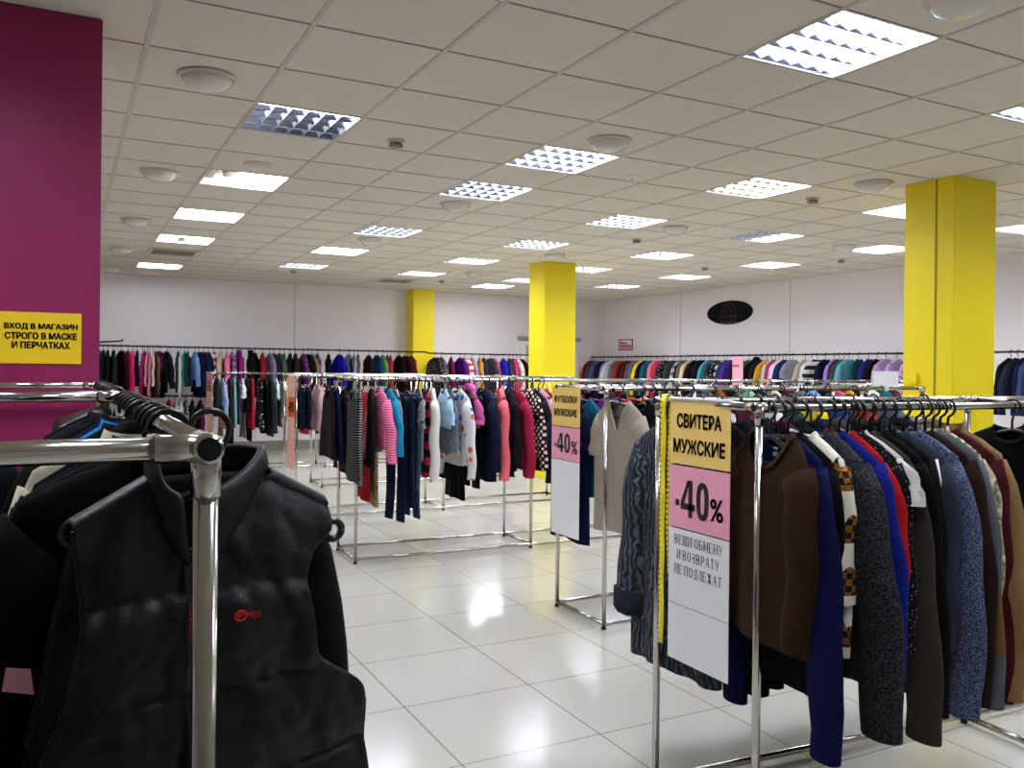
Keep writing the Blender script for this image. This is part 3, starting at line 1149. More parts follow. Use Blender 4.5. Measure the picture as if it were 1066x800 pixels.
RIGHT_RAIL = [
    (14.99, 0.4, 'coat', 'red', 'a32033'),
    (14.92, 0.4, 'coat', 'black and red', '2a1214'),
    (14.83, 0.4, 'jacket', 'grey patterned', '56525a', 'plaid', '2c2030'),
    (14.65, 0.36, 'jacket', 'slate blue', '4d5a86'),
    (14.5, 0.39, 'coat', 'dark navy', '181a33'),
    (14.36, 0.39, 'jacket', 'lavender', '8d86b8'),
    (14.23, 0.39, 'jacket', 'white', 'dcdcdc'),
    (14.09, 0.39, 'jacket', 'pale grey', 'b5b5ba'),
    (13.99, 0.39, 'coat', 'mid grey', '6f6d70'),
    (13.86, 0.38, 'jacket', 'brick red', 'a83426'),
    (13.69, 0.38, 'coat', 'dark olive', '26251a'),
    (13.56, 0.38, 'coat', 'dark red', '5a1420'),
    (13.44, 0.3, 'jacket', 'grey plaid', '6a6268', 'plaid', '3a3036'),
    (13.35, 0.37, 'coat', 'grey', '62646a'),
    (13.22, 0.37, 'jacket', 'yellow', 'e2c81a'),
    (13.07, 0.37, 'coat', 'black', '111116'),
    (12.95, 0.3, 'jacket', 'teal', '155a6a'),
    (12.77, 0.36, 'jacket', 'salmon pink', 'e0707f'),
    (12.57, 0.36, 'coat', 'raspberry pink', 'b8324e'),
    (12.46, 0.29, 'jacket', 'black printed', '17161a', 'dots', 'b0b0b0'),
    (12.26, 0.36, 'jacket', 'charcoal', '3a4040'),
    (12.07, 0.32, 'jacket', 'grey and white', '5a6062', 'bands', 'aab0b4'),
    (11.94, 0.35, 'coat', 'black woollen', '121214'),
    (11.86, 0.35, 'coat', 'taupe', '6a6250'),
    (11.78, 0.35, 'coat', 'cream', 'd8c7a8'),
    (11.67, 0.35, 'coat', 'dark brown', '2a1614'),
    (11.55, 0.34, 'jacket', 'black plain', '0e0e12'),
    (11.45, 0.34, 'coat', 'black long', '121018'),
    (11.3, 0.28, 'jacket', 'turquoise', '3f9ab0'),
    (11.22, 0.34, 'coat', 'grey blue', '3a5a66'),
    (11.1, 0.34, 'jacket', 'black speckled', '141418', 'dots', 'c0c0c0'),
    (10.96, 0.32, 'jacket', 'cream and black', 'c9bfa0', 'bands', '22222a'),
    (10.87, 0.33, 'jacket', 'denim', '33425e'),
    (10.75, 0.33, 'jacket', 'violet', '4a2f8a'),
    (10.59, 0.33, 'jacket', 'dark purple', '35183a'),
    (10.37, 0.32, 'jacket', 'olive green', '5d6040'),
    (10.22, 0.32, 'jacket', 'black hooded', '15161a'),
    (10.09, 0.32, 'jacket', 'dark charcoal', '1c1f1e'),
    (9.97, 0.24, 'jacket', 'mustard', 'c9922f'),
    (9.88, 0.32, 'coat', 'ecru', 'bdb49c'),
    (9.8, 0.32, 'jacket', 'magenta', '9a2868'),
    (9.72, 0.29, 'jacket', 'pale pink', 'e0a0c0'),
    (9.64, 0.28, 'jacket', 'white knitted', 'd5d5d8'),
    (9.58, 0.31, 'jacket', 'deep blue', '1f3260'),
    (9.45, 0.34, 'tshirt', 'heather grey', '8a8d98'),
    (9.2, 0.33, 'jacket', 'beige', 'b3a78f'),
    (9.07, 0.32, 'jacket', 'white trimmed', 'cfd2d2'),
    (8.98, 0.22, 'tshirt', 'black and white', '1a1c1e', 'bands', 'cfcfc8'),
    (8.82, 0.34, 'jacket', 'blue black', '121430'),
    (8.66, 0.34, 'jacket', 'lilac', '8a76b8'),
    (8.58, 0.34, 'coat', 'maroon', '55183a'),
    (8.49, 0.33, 'jacket', 'bottle green', '1d5248'),
    (8.41, 0.33, 'jacket', 'light teal', '5f9aa6'),
    (8.24, 0.34, 'jacket', 'dark teal', '174a50'),
    (8.07, 0.34, 'jacket', 'navy blue', '20246a'),
    (7.93, 0.34, 'jacket', 'black quilted', '101013'),
    (7.8, 0.33, 'jacket', 'dusty lilac', 'b08fb0'),
    (7.63, 0.33, 'jacket', 'lilac printed', 'a990b5', 'dots', '4a3a5a'),
    (7.42, 0.33, 'jacket', 'mauve printed', 'a58bb0', 'dots', '3a2f4a'),
    (6.1, 0.38, 'jacket', 'coal black', '101014'),
    (6.02, 0.37, 'jacket', 'ink grey', '232634'),
    (5.94, 0.37, 'jacket', 'midnight blue', '181c3a'),
    (5.88, 0.37, 'jacket', 'slate', '3c4668'),
    (5.82, 0.37, 'jacket', 'blue', '1a3060'),
    (5.77, 0.37, 'coat', 'blue black long', '101018'),
]
NEAR_ROW_FRONT = [
    (1.88, 0.66, 'dress', 'black ribbed', '1a1c1e', 'stripes', '55585a'),
    (1.93, 0.69, 'dress', 'black and white striped', '15171a', 'stripes', 'a8aaa8'),
    (2.02, 0.57, 'dress', 'black', '17191b'),
    (2.08, 0.43, 'jacket', 'pink striped', 'd84a7f', 'stripes', 'f0a5bd'),
    (2.15, 0.38, 'jacket', 'turquoise', '1f8fb5'),
    (2.2, 0.29, 'tank', 'white eyelet', 'd8cccf', 'dots', '151518'),
    (2.22, 0.98, 'trousers', 'navy', '131c33'),
    (2.3, 0.88, 'trousers', 'dark denim', '1c2b42'),
    (2.35, 0.96, 'trousers', 'faded denim', '2a3f5c', 'fade', '6d87a3'),
    (2.39, 0.53, 'tshirt', 'grey printed', '7b7c78', 'dots', '3a3a3a'),
    (2.44, 0.65, 'dress', 'black and pink banded', '22222c', 'bands', 'c72a5e'),
    (2.5, 0.57, 'jacket', 'cream', 'e2ddd2'),
    (2.6, 0.29, 'tshirt', 'pale blue', 'a9cbe4'),
    (2.64, 0.49, 'tank', 'grey dotted', '80858a', 'dots', '4a5a9a'),
    (2.71, 0.58, 'jacket', 'white polka dot', 'dfe0e2', 'bigdots', '3a7ac0'),
    (2.75, 0.66, 'dress', 'black plain', '121216'),
    (2.8, 0.29, 'tshirt', 'pink hooded', 'c9609a'),
    (2.84, 0.76, 'trousers', 'black', '0e0f14'),
    (2.92, 0.7, 'coat', 'midnight navy', '131a30'),
    (2.98, 0.71, 'trousers', 'slate blue', '2c3a55'),
    (3.07, 0.6, 'jacket', 'coral pink', 'e06a76'),
    (3.15, 0.63, 'coat', 'black furry', '16141c'),
    (3.21, 0.59, 'jacket', 'crimson', 'a02040'),
    (3.31, 0.53, 'jacket', 'black heart print', '1e1418', 'hearts', 'ecd9c9'),
    (3.35, 0.64, 'jacket', 'charcoal', '201d22'),
    (3.42, 0.49, 'jacket', 'pale pink', 'd9a5b5'),
    (3.46, 0.65, 'jacket', 'brick red', '9a3038'),
]
NEAR_ROW_REAR = [
    (1.85, 0.54, 'dress', 'dark plum', '24161c'),
    (1.9, 0.56, 'dress', 'deep navy', '17203f'),
    (1.96, 0.65, 'dress', 'black speckled', '1a1a1e', 'dots', '8a2a35'),
    (2.13, 0.88, 'skirt', 'red', 'a3242c'),
    (2.21, 0.93, 'skirt', 'floral', 'b8a070', 'dots', 'a02830'),
    (2.79, 0.73, 'dress', 'black', '101014'),
    (2.93, 0.92, 'skirt', 'black pleated', '0d0e12'),
    (3.46, 0.69, 'dress', 'wine', '701a34'),
]
MIDDLE_ROW_FRONT = [
    (1.98, 0.41, 'trousers', 'dark navy', '11182c'),
    (2.04, 0.42, 'trousers', 'navy', '141e36'),
    (2.13, 0.35, 'jacket', 'pale pink', 'c9a2a6'),
    (2.17, 0.45, 'skirt', 'white', 'd6d2d2'),
    (2.21, 0.38, 'jacket', 'chestnut brown', '5d2c22'),
]
MIDDLE_ROW_REAR = [
    (2.06, 0.45, 'dress', 'black', '14161c'),
    (2.13, 0.5, 'skirt', 'coral', 'd25a6a'),
    (2.22, 0.45, 'dress', 'midnight blue', '121a2e'),
    (2.31, 0.45, 'skirt', 'ivory', 'cfc9c2'),
]
FAR_ROW_FRONT = [
    (1.85, 0.51, 'dress', 'dark grey', '33353c'),
    (1.91, 0.37, 'jacket', 'light blue', '98b8e2'),
    (1.95, 0.68, 'dress', 'red and white checked', 'b5343c', 'plaid', 'e6d9d9'),
    (2.01, 0.67, 'dress', 'dark brown', '2c211d'),
    (2.07, 0.67, 'dress', 'aqua', '8cc3c2'),
    (2.12, 0.62, 'dress', 'navy', '1a1d38'),
    (2.19, 0.26, 'tshirt', 'white', 'dde3e4'),
    (2.24, 0.47, 'dress', 'black plain', '121214'),
    (2.31, 0.69, 'dress', 'red', 'ab1a2e'),
    (2.42, 0.69, 'dress', 'black printed', '151316', 'dots', 'cfcfcf'),
    (2.49, 0.76, 'dress', 'black', '0f0f11'),
    (2.56, 0.66, 'jacket', 'charcoal', '26272c'),
    (2.64, 0.29, 'tshirt', 'pale blue', 'bcd3da'),
    (2.7, 0.67, 'trousers', 'grey', '5c5c58'),
    (2.77, 0.47, 'jacket', 'sand', 'b09b70'),
]
FAR_ROW_REAR = [
    (1.98, 0.82, 'trousers', 'olive green', '6f7c40'),
    (2.12, 1.0, 'trousers', 'dark denim', '16203c'),
    (2.29, 0.85, 'trousers', 'light grey', '8d8c86'),
    (2.37, 0.9, 'trousers', 'black', '17171b'),
    (2.68, 0.84, 'skirt', 'teal', '2d6a66'),
]

ML = {'jacket': .5, 'coat': .75, 'dress': .6, 'puffer': .55, 'tshirt': .45, 'tank': .4}
MR = {'jacket': .55, 'coat': .8, 'dress': .6, 'puffer': .55, 'tshirt': .5}
X1 = (1.0, 0.0)
left_part = [e for e in BACK_RAIL if e[0] < 5.75]
right_part = [e for e in BACK_RAIL if e[0] >= 5.75]
hang_row([(0.47, .8, 'jacket', 'bright blue', '3f6fd0')] + left_part, (0, 14.5), X1, 1.74, 'the back wall rail', 'jackets and coats on the back wall rail', minlen={'tshirt': .36, 'jacket': .44, 'coat': .72}, rot=20)
hang_row(right_part, (0, 14.5), X1, 1.72, 'the rail right of the pilaster', 'jackets right of the yellow pilaster', minlen=ML, rot=18)
hang_row(LOW_BACK_RAIL, (0, 14.5), X1, 0.97, 'the low back rail', 'clothes on the low back rail', minlen=ML)
hang_row(RIGHT_RAIL, (9.62, 0), (0.0, 1.0), 1.71, 'the right wall rail', 'clothes on the right wall rail', side='f', minlen=MR, rot=13)
a = d2(-1.8)
ex, ey = (math.cos(a), math.sin(a)), (-math.sin(a), math.cos(a))
hang_row(NEAR_ROW_FRONT, (1.915, 6.17), ex, 1.36, 'the middle rack', 'clothes on the middle rack', parts=True, rot=13, off=-1.915)
hang_row(NEAR_ROW_REAR, (1.915 + ey[0] * .51, 6.17 + ey[1] * .51), ex, 1.36, 'the middle rack rear rail', 'clothes on the middle rack', rot=6, off=-1.915 - .02)
MORE = [('slate', '4a5568'), ('rust', '8a3c20'), ('black', '121214'), ('mint green', '7fb89a'), ('navy', '161c38'), ('cream', 'd6cdb8'), ('plum', '4a1a3c'), ('grey', '6b6b70'),
        ('sky blue', '6aa0cc'), ('black ribbed', '101012'), ('rose', 'c05a72'), ('mustard', 'c49428'), ('charcoal', '242428'), ('white', 'd4d4d4'), ('teal', '1c6470'), ('wine', '561a28')]
rack('chrome rack continuing the middle row behind the t-shirt rack', (4.98, 6.06), 0, [1.45, 1.3], 0.51, 1.36)
hang_row([(5.05 + .165 * k, .6, 'jacket', c_, h_) for k, (c_, h_) in enumerate(MORE)], (0, 6.06), X1, 1.36, 'the rack behind the t-shirts', 'jackets on the rack behind the t-shirts', rot=8)
hang_row(MIDDLE_ROW_FRONT, (0, 8.12), X1, 1.36, 'the orange sign rack', 'clothes on the orange sign rack')
hang_row(MIDDLE_ROW_REAR, (0, 8.62), X1, 1.36, 'the orange sign rack rear rail', 'clothes on the orange sign rack')
hang_row(FAR_ROW_FRONT, (0, 12.3), X1, 1.35, 'the pink sign rack', 'clothes on the pink sign rack')
hang_row(FAR_ROW_REAR, (0, 12.8), X1, 1.35, 'the pink sign rack rear rail', 'clothes on the pink sign rack')

# t-shirt rack behind the sweaters
TS_REAR = [(2.76, .86, 'tshirt', 'navy', '141a40'), (2.86, .6, 'tshirt', 'teal blue', '1f6f8a'), (2.95, .6, 'tshirt', 'purple', '7a2a80'),
           (3.05, .6, 'tshirt', 'royal blue', '2a3fb0'), (3.15, .62, 'tshirt', 'red', 'b8242e'), (3.25, .6, 'tshirt', 'orange', 'e0602a'),
           (3.36, .62, 'tshirt', 'white', 'dcdcdc'), (3.47, .6, 'tshirt', 'black', '131316'), (3.58, .6, 'tshirt', 'rose', 'd06a80'),
           (3.7, .6, 'tshirt', 'pale pink', 'e8b3c4'), (3.84, .6, 'tshirt', 'amber', 'e0a83a'), (4.0, .6, 'tshirt', 'mint', '8fc6a8'),
           (4.2, .6, 'tshirt', 'scarlet', 'c22a2a'), (4.4, .6, 'tshirt', 'lime green', '6fc030'), (4.6, .6, 'tshirt', 'sea blue', '3a9ac0'), (4.85, .6, 'tshirt', 'coral', 'e06a60')]
TS_FRONT = [(2.93, .7, 'tshirt', 'black', '0e0e10'), (3.0, .7, 'tshirt', 'dark grey', '1c1c20'), (3.07, .7, 'tshirt', 'black crew-neck', '101013'),
            (3.16, .68, 'tshirt', 'charcoal', '1a1a1e'), (3.28, .7, 'tshirt', 'navy', '151a34'), (3.45, .68, 'tshirt', 'pale grey', 'b8b8bc'),
            (3.62, .68, 'tshirt', 'maroon', '57202a'), (3.8, .68, 'tshirt', 'white', 'd8d8d8'), (4.0, .68, 'tshirt', 'dark green', '1f3a2c'),
            (4.2, .68, 'tshirt', 'yellow', 'd9c22a'), (4.4, .68, 'tshirt', 'cobalt', '24408f'), (4.65, .68, 'tshirt', 'brick red', '9a3324'), (4.9, .68, 'tshirt', 'blue grey', '55657a')]
hang_row(TS_REAR, (0, 4.535), X1, 1.345, 'the t-shirt rack rear rail', 't-shirts on the t-shirt rack', parts=False, rot=8)
hang_row(TS_FRONT, (0, 4.02), X1, 1.345, 'the t-shirt rack', 't-shirts on the t-shirt rack', parts=True, rot=8)
def hung(kind, mat, g, loc, rz, label, group, hl, cat=None, hw=.17, up=0.0, **kw):
    o = garment(kind, mat, g, True, **kw)
    o.location = (loc[0], loc[1], loc[2] + up)
    o.rotation_euler = (0, 0, rz)
    tag(o, label, cat or WORD.get(kind, kind), group)
    USED.add(label)
    hanger(loc, rz, True, hw, hl, 'hangers on the near racks')
    return o
g = spec('tshirt', .74, nd=.16, vee=True, nw=.085, fold=.009, bw=.21, hw=.215, sw=.185, SL=.2, t=.03)
vneck = hung('tshirt', fab('a39a8b'), g, (2.78, 4.03, 1.345 - HZ), -PI / 2 + .1, 'beige v-neck t-shirt facing front on the t-shirt rack', 't-shirts on the t-shirt rack',
             'hanger holding the beige v-neck t-shirt')
bm = bmesh.new(); box(bm, .12, .165, -.036, -.034, -.755, -.69)
link('price_tag', bm, M['paper_pink'], vneck)['label'] = 'pink paper price tag'

# ---------------------------------------------------------------- sweater rack
a = d2(-4.5)
ex, ey = (math.cos(a), math.sin(a)), (-math.sin(a), math.cos(a))
S0 = Vector((1.785, 1.88))
def near_rail(s):
    return (S0.x + ex[0] * s, S0.y + ex[1] * s, 1.345 - HZ)
def rear_rail(s):
    return (S0.x + ex[0] * s + ey[0] * .53, S0.y + ex[1] * s + ey[1] * .53, 1.345 - HZ)
AN = -PI / 2 + a
SW = [  # s along the rail, twist, kind, cloth, spec, label
    (.04, -.15, 'sweater', fab('342314', 'knit'), dict(L=.60, nd=.1, nw=.112, flare=-.005, SL=.48, sw=.18, bw=.195, hw=.2, t=.034, sr0=.056, sr1=.045, fold=.014), 'brown crew-neck sweater facing out beside the big sweater sign'),
    (.075, -.08, 'sweater', fab('0c1240', 'knit'), dict(L=.6, SL=.74, flare=.06, sr0=.07, sr1=.06), 'dark royal blue sweater hanging right behind the brown crew-neck sweater'),
    (.104, -.05, 'cardigan', fab('0b0b0d', 'knit'), dict(L=.74, SL=.70, flare=.02), 'black cardigan between the royal blue and the patterned sweaters'),
    (.158, -.1, 'sweater', fab('1e1b19', 'fairisle', 'e6dfcf'), dict(L=.6, SL=.33, flare=.03, sr0=.072, t=.026), 'brown and cream patterned winter sweater with a white collar'),
    (.21, -.03, 'cardigan', fab('131416', 'marl', '3c3e41'), dict(L=.68, SL=.67, flare=.115, sr0=.078, sr1=.068, t=.03), 'charcoal marled thick cardigan behind the patterned winter sweater'),
    (.262, 0, 'sweater', fab('121e74', 'knit'), dict(L=.62, SL=.54, flare=.08), 'bright blue sweater between the charcoal cardigan and the red one'),
    (.30, .02, 'sweater', fab('a8141a', 'knit'), dict(L=.5, SL=.36, flare=.055), 'red sweater on the near rail behind the bright blue sweater'),
    (.333, .02, 'sweater', fab('101014', 'specks', '8a8a8a'), dict(L=.6, SL=.48, flare=.06), 'black speckled sweater next to the red sweater'),
    (.352, .03, 'sweater', fab('c9c7c3', 'knit'), dict(L=.5, SL=.075, flare=.03, sw=.19), 'white ribbed sweater showing only its shoulder beside the taupe sleeve'),
    (.376, .03, 'sweater', fab('3b332a', 'knit'), dict(L=.74, SL=.73, flare=.08, sr0=.07, sr1=.06), 'taupe sweater with a long sleeve hanging beside the white ribbed shoulder'),
    (.42, .02, 'sweater', fab('09090b', 'knit'), dict(L=.7, SL=.66, flare=.085), 'plain black sweater between the taupe and the striped grey sweaters'),
    (.46, .03, 'cardigan', fab('0d0d10', 'knit'), dict(L=.68, SL=.62, flare=.05), 'black cardigan just before the grey sports sweater'),
    (.505, .08, 'sweater', fab('2f3644'), dict(L=.6, SL=.5, flare=.03, sw=.195), 'slate grey sports sweater with white shoulder piping'),
    (.563, .05, 'sweater', fab('30384f', 'marl', '6f7a98'), dict(L=.68, SL=.70, flare=.05, sr0=.07, sr1=.06), 'blue-grey marled sweater beside the grey sports sweater'),
    (.615, .05, 'sweater', fab('2a1918', 'knit'), dict(L=.7, SL=.67, flare=.06), 'dark maroon brown sweater right of the blue-grey marled one'),
    (.656, .05, 'sweater', fab('55595e', 'patch', '6d4f30'), dict(L=.68, SL=.68, flare=.07), 'grey sweater with a tan band across the sleeve'),
    (.69, .05, 'cardigan', fab('a0987e', 'cable', 'cfc7ad'), dict(L=.5, SL=.4, flare=.05, sr0=.07), 'cream chunky knit cardigan near the right end'),
    (.722, .05, 'sweater', fab('431216', 'knit'), dict(L=.7, SL=.68, flare=.05), 'burgundy sweater between the cream and the camel knits'),
    (.757, .05, 'cardigan', fab('8c6f48', 'knit'), dict(L=.7, SL=.67, flare=.065, ch=.05), 'camel cardigan with a broad collar at the right'),
    (1.06, .25, 'sweater', fab('0b0c0d', 'knit'), dict(L=.66, SL=.6, flare=.08, t=.035), 'black sweater last on the near rail, cut by the right edge'),
    (1.2, .05, 'sweater', fab('1a1c23', 'knit'), dict(L=.66, SL=.6), 'ink black sweater past the right edge of the picture'),
]
for s, tw, kind, mat, kw, lab in SW:
    kw.setdefault('t', .02)
    g = spec(kind, kw.pop('L'), **kw)
    o = hung(kind, mat, g, near_rail(s), AN + tw, lab, 'sweaters on the sweater rack', 'hanger of the ' + ' '.join(lab.split()[:9]),
             collar_mat=fab('d8d6d2', 'knit') if 'white collar' in lab else None)
    if 'piping' in lab:
        bm = bmesh.new()
        tube(bm, [(.03, -.034, -.055), (.10, -.037, -.085), (.15, -.037, -.13), (.17, -.036, -.19)], .0045, 6)
        tube(bm, [(.19, -.034, -.07), (.205, -.037, -.13), (.2, -.038, -.2)], .0045, 6)
        link('white_piping', bm, M['paper_white'], o, True)['label'] = 'white shoulder piping'
        bm = bmesh.new()
        tube(bm, [(.05, -.036, -.2), (.12, -.038, -.23), (.18, -.038, -.27)], .0045, 6)
        link('blue_piping', bm, fab('23308a'), o, True)['label'] = 'blue piping'
    if lab.startswith('brown crew'):
        bm = bmesh.new(); box(bm, -.012, .012, .0165, .0185, -.066, -.04)
        link('neck_label', bm, fab('cfcfcf'), o)['label'] = 'small woven neck label'

g = spec('cardigan', .86, SL=.6, flare=.075, sr0=.078, sr1=.068, sw=.2, bw=.235, hw=.235, t=.036, fold=.016, cuff=1.12)
cable = hung('cardigan', fab('2c353b', 'cable', '5c676e'), g, rear_rail(.07), -PI / 2 + a + PI + .12, 'grey cable-knit cardigan at the left end of the sweater rack', 'sweaters on the sweater rack',
             'hanger holding the grey cable-knit cardigan')
for s_ in (1, -1):
    bm = bmesh.new()
    x_, z_ = .2 - .045 + .075 + .018, -.107 - .6
    ring_loft(bm, [[(s_ * (x_ + r_ * math.cos(q)), r_ * .62 * math.sin(q), z_ + dz) for q in [2 * PI * k / 20 for k in range(20)]] for r_, dz in ((.07, .075), (.082, .07), (.084, .0), (.075, -.012), (.066, 0))], True)
    link('folded_cuff', bm, fab('252d33', 'knit'), cable, True)['label'] = 'turned-back ribbed cuff'
REAR = [(.17, .84, 'sweater', 'black', '0b0b0e'), (.25, .86, 'cardigan', 'black buttoned', '0c0b0c'), (.33, .84, 'sweater', 'midnight navy', '0a0d1c'), (.42, .8, 'cardigan', 'charcoal', '1a1b1f'),
        (.5, .7, 'sweater', 'wine', '3f1420'), (.58, .76, 'sweater', 'black ribbed', '0d0d10'), (.67, .72, 'sweater', 'ink blue', '121a3a'), (.76, .76, 'cardigan', 'grey', '3a3c42'),
        (.86, .74, 'sweater', 'black', '101013'), (.98, .76, 'sweater', 'dark green', '16241c'), (1.1, .74, 'cardigan', 'black', '0f0f12'), (1.25, .7, 'sweater', 'stone grey', '777672')]
for k, e in enumerate(REAR):
    s, L, kind, colour, hx = e
    g = spec(kind, L, flare=.06, SL=L * .9, t=.024)
    lab = '%s %s on the sweater rack rear rail, %s from the left' % (colour, kind, ORD[k + 1])
    hung(kind, fab(hx, 'knit'), g, rear_rail(s), AN + PI + .04 * math.sin(k * 2.1), lab, 'sweaters on the sweater rack', 'hanger %s from left on the sweater rack rear rail' % ORD[k + 1])

# ---------------------------------------------------------------- foreground rack: the vest and its neighbours
VR = (0.131, 1.365)
FG = [  # y, dx, twist, kind, cloth, spec, label
    (1.30, .0, .05, 'fleece', fab('0b0b0d'), dict(L=.82, SL=.74, flare=.10, t=.045, sw=.19, bw=.225, hw=.24, drop=.05), 'black fleece jacket directly behind the quilted vest'),
    (1.38, .0, -.06, 'fleece', fab('0d0d10'), dict(L=.8, SL=.7, flare=.06, sw=.18, drop=.055), 'black soft jacket second behind the quilted vest'),
    (1.46, .0, .04, 'jacket', fab('111114'), dict(L=.75, SL=.7, flare=.06, sw=.178, drop=.055), 'black zip jacket third behind the quilted vest'),
    (1.54, .0, -.05, 'jacket', fab('0e0e11'), dict(L=.75, SL=.7, flare=.06, sw=.175, drop=.06), 'black jacket just in front of the cream jacket'),
    (1.62, -.01, .05, 'jacket', fab('e6e2c4'), dict(L=.75, SL=.7, flare=.0, drop=.05, sw=.168, t=.03), 'cream jacket showing one shoulder above the black fleece'),
    (1.70, .0, -.04, 'jacket', fab('101013'), dict(L=.75, SL=.7, drop=.065, sw=.155, flare=.01), 'black jacket just behind the cream jacket'),
    (1.80, .0, .05, 'jacket', fab('151518'), dict(L=.75, SL=.7, drop=.065, sw=.155, flare=.01), 'black hooded jacket two places behind the cream jacket'),
    (1.90, .0, -.03, 'jacket', fab('1a1714'), dict(L=.75, SL=.7, drop=.065, sw=.155, flare=.01), 'dark brown jacket just in front of the sky blue jacket'),
    (2.00, .0, .04, 'jacket', fab('2a8fd8'), dict(L=.75, SL=.7, drop=.06, t=.03, sw=.15, flare=.0), 'sky blue jacket glimpsed above the near chrome crossbar'),
    (2.10, .0, -.04, 'jacket', fab('161e4a'), dict(L=.75, SL=.7, drop=.065, sw=.155, flare=.01), 'navy jacket just behind the sky blue jacket'),
    (2.22, .0, .04, 'jacket', fab('121210'), dict(L=.78, SL=.7), 'black jacket last on the near foreground rail'),
    (2.70, .0, .0, 'jacket', fab('151517'), dict(L=.78, SL=.7), 'black jacket first on the rack by the magenta pillar'),
    (2.85, .0, .05, 'jacket', fab('1c1c24'), dict(L=.78, SL=.7), 'dark grey jacket second on the rack by the magenta pillar'),
    (3.0, .0, -.05, 'jacket', fab('111113'), dict(L=.78, SL=.7), 'black jacket third on the rack by the magenta pillar'),
]
for y, dx, tw, kind, mat, kw, lab in FG:
    g = spec(kind, kw.pop('L'), **kw)
    o = hung(kind, mat, g, (VR[0] + dx, y, VR[1] - HZ), tw, lab, 'jackets on the foreground rack', 'hanger of the ' + ' '.join(lab.split()[:10]), hood='hooded' in lab, up=.035 if 'cream' in lab[:6] else .03 if 1.85 < y < 2.3 or y < 1.65 else 0)
    if y == 1.30:
        bm = bmesh.new()
        v = [(-.012, 0, .02), (.014, 0, .014), (.018, 0, -.018), (-.016, 0, -.008)]
        vv = [bm.verts.new(p) for p in v] + [bm.verts.new((p[0], .001, p[2])) for p in v]
        for f in ((0, 1, 2, 3), (7, 6, 5, 4), (0, 4, 5, 1), (1, 5, 6, 2), (2, 6, 7, 3), (3, 7, 4, 0)):
            bm.faces.new([vv[q] for q in f])
        pt = link('price_tag', bm, M['paper_pink'], o)
        pt.location = (-.182, -.085, -.258)
        pt['label'] = 'pink paper price tag'
for k in range(10):
    y = 3.12 + .07 * k
    hanger((VR[0], y, VR[1] - HZ), .1 * math.sin(k), True, .17, 'empty hanger, %s of a tight row by the magenta pillar' % ORD[k], 'hangers on the near racks')
# a second rail of the foreground racks at the very left edge
g = spec('jacket', .8, SL=.62, flare=.1)
hung('jacket', fab('141722'), g, (-.34, 2.75, VR[1] - HZ), .0, 'dark jacket with a pale label at the far left edge', 'jackets on the foreground rack', 'hanger of the dark jacket at the far left edge')
g = spec('shirt', .7, SL=.62, flare=.14, sw=.21, bw=.235)
hung('shirt', fab('2c456e', 'fade', '6f8db8'), g, (-.34, 1.45, VR[1] - HZ), .12, 'blue denim shirt cut by the left edge beside the fleece', 'jackets on the foreground rack', 'hanger of the blue denim shirt at left edge')

